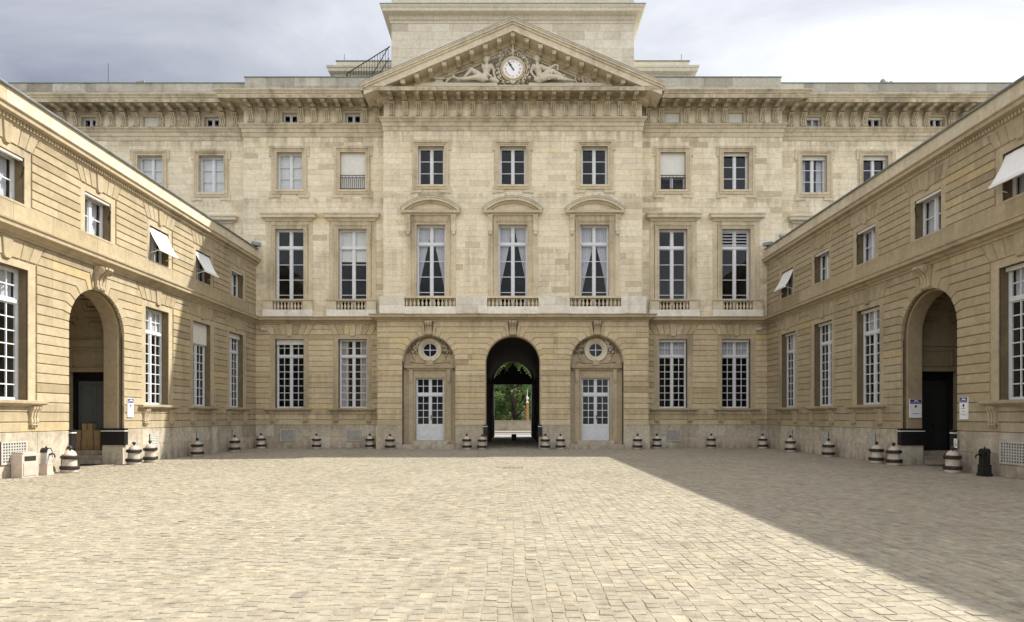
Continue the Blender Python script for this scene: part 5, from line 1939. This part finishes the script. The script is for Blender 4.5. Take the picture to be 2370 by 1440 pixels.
# iron stair on the roof
rs = root('roof_stair', (-8.0, YM + 3.6, 17.4), 0, 'iron roof stair with barred handrail left of the tower', 'stair')
A = lambda x, z, y=0.0: (x + 8.0, y, z - 17.4)
ob('handrail', MB().tube([A(-9.15, 20.50), A(-6.78, 21.98)], .026, 6), 'iron', rs)
ob('stringer', MB().tube([A(-9.15, 18.6), A(-6.78, 20.10)], .05, 4), 'iron', rs)
ob('brace', MB().tube([A(-7.75, 20.15, -.3), A(-6.78, 21.80, -.3)], .022, 6), 'iron', rs)
ob('brace', MB().tube([A(-7.45, 20.05, -.3), A(-6.78, 21.15, -.3)], .022, 6), 'iron', rs)
for i in range(16):
    f = (i + .3) / 16
    x, z = -9.15 + 2.37 * f, 20.50 + 1.48 * f
    ob('bar', MB().tube([A(x, z - 1.9), A(x, z)], .013, 4), 'iron', rs)
ob('landing_post', MB().box(.0 - 1.2, -1.14, -.03, .03, 0, 3.05).box(-1.0, -.95, -.03, .03, 0, 3.0), 'iron', rs)

# ground drain in the courtyard and block in the passage
bk = root('stone_block', (0.07, 39.4, 0), R(6), 'small dark block standing in the middle of the passage floor', 'block')
ob('body', MB().prism([(-.15, 0), (.15, 0), (.15, .36), (.13, .39), (-.13, .39), (-.15, .36)], -.14, .14), 'iron', bk)
ob('cap', MB().box(-.12, .12, -.11, .11, .39, .41), 'iron', bk)

# ================================================================ street and quay beyond the passage
kind(ob('pavement', MB().box(-60, 60, 46.5, 50.5, -.03, .006), 'pave'), 'structure')
kind(ob('road', MB().box(-60, 60, 50.5, 58.5, -.03, -.004), 'asphalt'), 'structure')
kind(ob('far_pavement', MB().box(-60, 60, 58.5, 62.0, -.03, .10), 'pave'), 'structure')
qp = root('quay_parapet', (0, 62.2, .1), 0, 'low stone quay parapet beyond the street', 'parapet')
ob('wall', MB().box(-60, 60, 0, .5, 0, .93), 'parapet', qp)
ob('coping', MB().box(-60, 60, -.05, .55, .93, 1.06), 'pave', qp)
po = root('street_post', (1.52, 63.6, -.03), 0, 'orange brown street post with pale head behind the quay parapet', 'post')
ob('shaft', MB().lathe([(.13, 0), (.12, .2), (.12, .3), (.11, 2.95), (.14, 3.0)], n=10), 'orange', po)
ob('head', MB().lathe([(.10, 3.0), (.14, 3.04), (.14, 3.15), (.07, 3.2), (.07, 3.4), (.13, 3.44), (.15, 3.6), (.04, 3.7), (.02, 4.3), (.06, 4.33), (.02, 4.4)], n=10), 'signw', po)


def tree(x, y, z0, h, r, seed, label, lean=0.0):
    g = random.Random(seed)
    t = root('plane_tree', (x, y, z0), 0, label, 'tree', 'plane trees on the quay')
    tk = MB().tube([(0, 0, 0), (.05, .05, h * .12), (lean * .3, 0, h * .28), (lean, .1, h * .5)], .3, 9, taper=[.42, .36, .32, .22])
    for i in range(9):
        a = g.uniform(0, 6.28)
        zz = h * g.uniform(.16, .5)
        L_ = g.uniform(.45, .95) * r
        tk.tube([(lean * zz / h, 0, zz), (math.cos(a) * L_ * .5, math.sin(a) * L_ * .5, zz + L_ * .45), (math.cos(a) * L_, math.sin(a) * L_, zz + L_ * .8)], .1, 6, taper=[.15, .09, .04])
    ob('trunk', tk, 'bark', t, smooth=True)
    cr = MB()
    cl = []
    for i in range(112):
        a, u = g.uniform(0, 6.28), g.uniform(-1, 1)
        rr = r * g.uniform(.35, 1.0) ** .6
        cl.append((math.cos(a) * rr * math.sqrt(1 - u * u), math.sin(a) * rr * math.sqrt(1 - u * u), h * .54 + u * h * .44, g.uniform(.5, 1.2), g.uniform(.15, .9)))
    for (cx_, cy_, cz_, cr_, tt) in cl:
        for k in range(90):
            d = Vector((g.gauss(0, 1), g.gauss(0, 1), g.gauss(0, .8))).normalized() * cr_ * g.uniform(.4, 1.0)
            p = Vector((cx_, cy_, cz_)) + d
            e1 = Vector((g.gauss(0, 1), g.gauss(0, 1), g.gauss(0, 1))).normalized()
            e2 = e1.cross(Vector((g.gauss(0, 1), g.gauss(0, 1), g.gauss(0, 1)))).normalized()
            q = g.uniform(.12, .22)
            cr.add([tuple(p - e1 * q), tuple(p + e2 * q * .6), tuple(p + e1 * q), tuple(p - e2 * q * .6)], [(0, 1, 2, 3)], min(1, max(0, tt + g.uniform(-.2, .2))))
    ob('crown', cr, 'leaf', t)


tree(0.15, 68.0, -1.0, 13.0, 4.6, 1, 'dark trunked plane tree in the middle of the passage view')
tree(-3.6, 71.0, -1.0, 12.5, 4.6, 2, 'plane tree leaning at the left of the passage view', -.8)
tree(4.2, 72.5, -1.0, 13.5, 4.8, 3, 'plane tree behind the orange street post', .5)
tree(-1.0, 80.0, -1.0, 14.0, 5.2, 4, 'plane tree farthest back in the passage view')
tree(-4.5, 92.0, -1.0, 15.0, 5.5, 6, 'plane tree on the far bank at the left of the passage view')
tree(2.5, 95.0, -1.0, 15.0, 5.8, 7, 'plane tree on the far bank behind the orange street post')
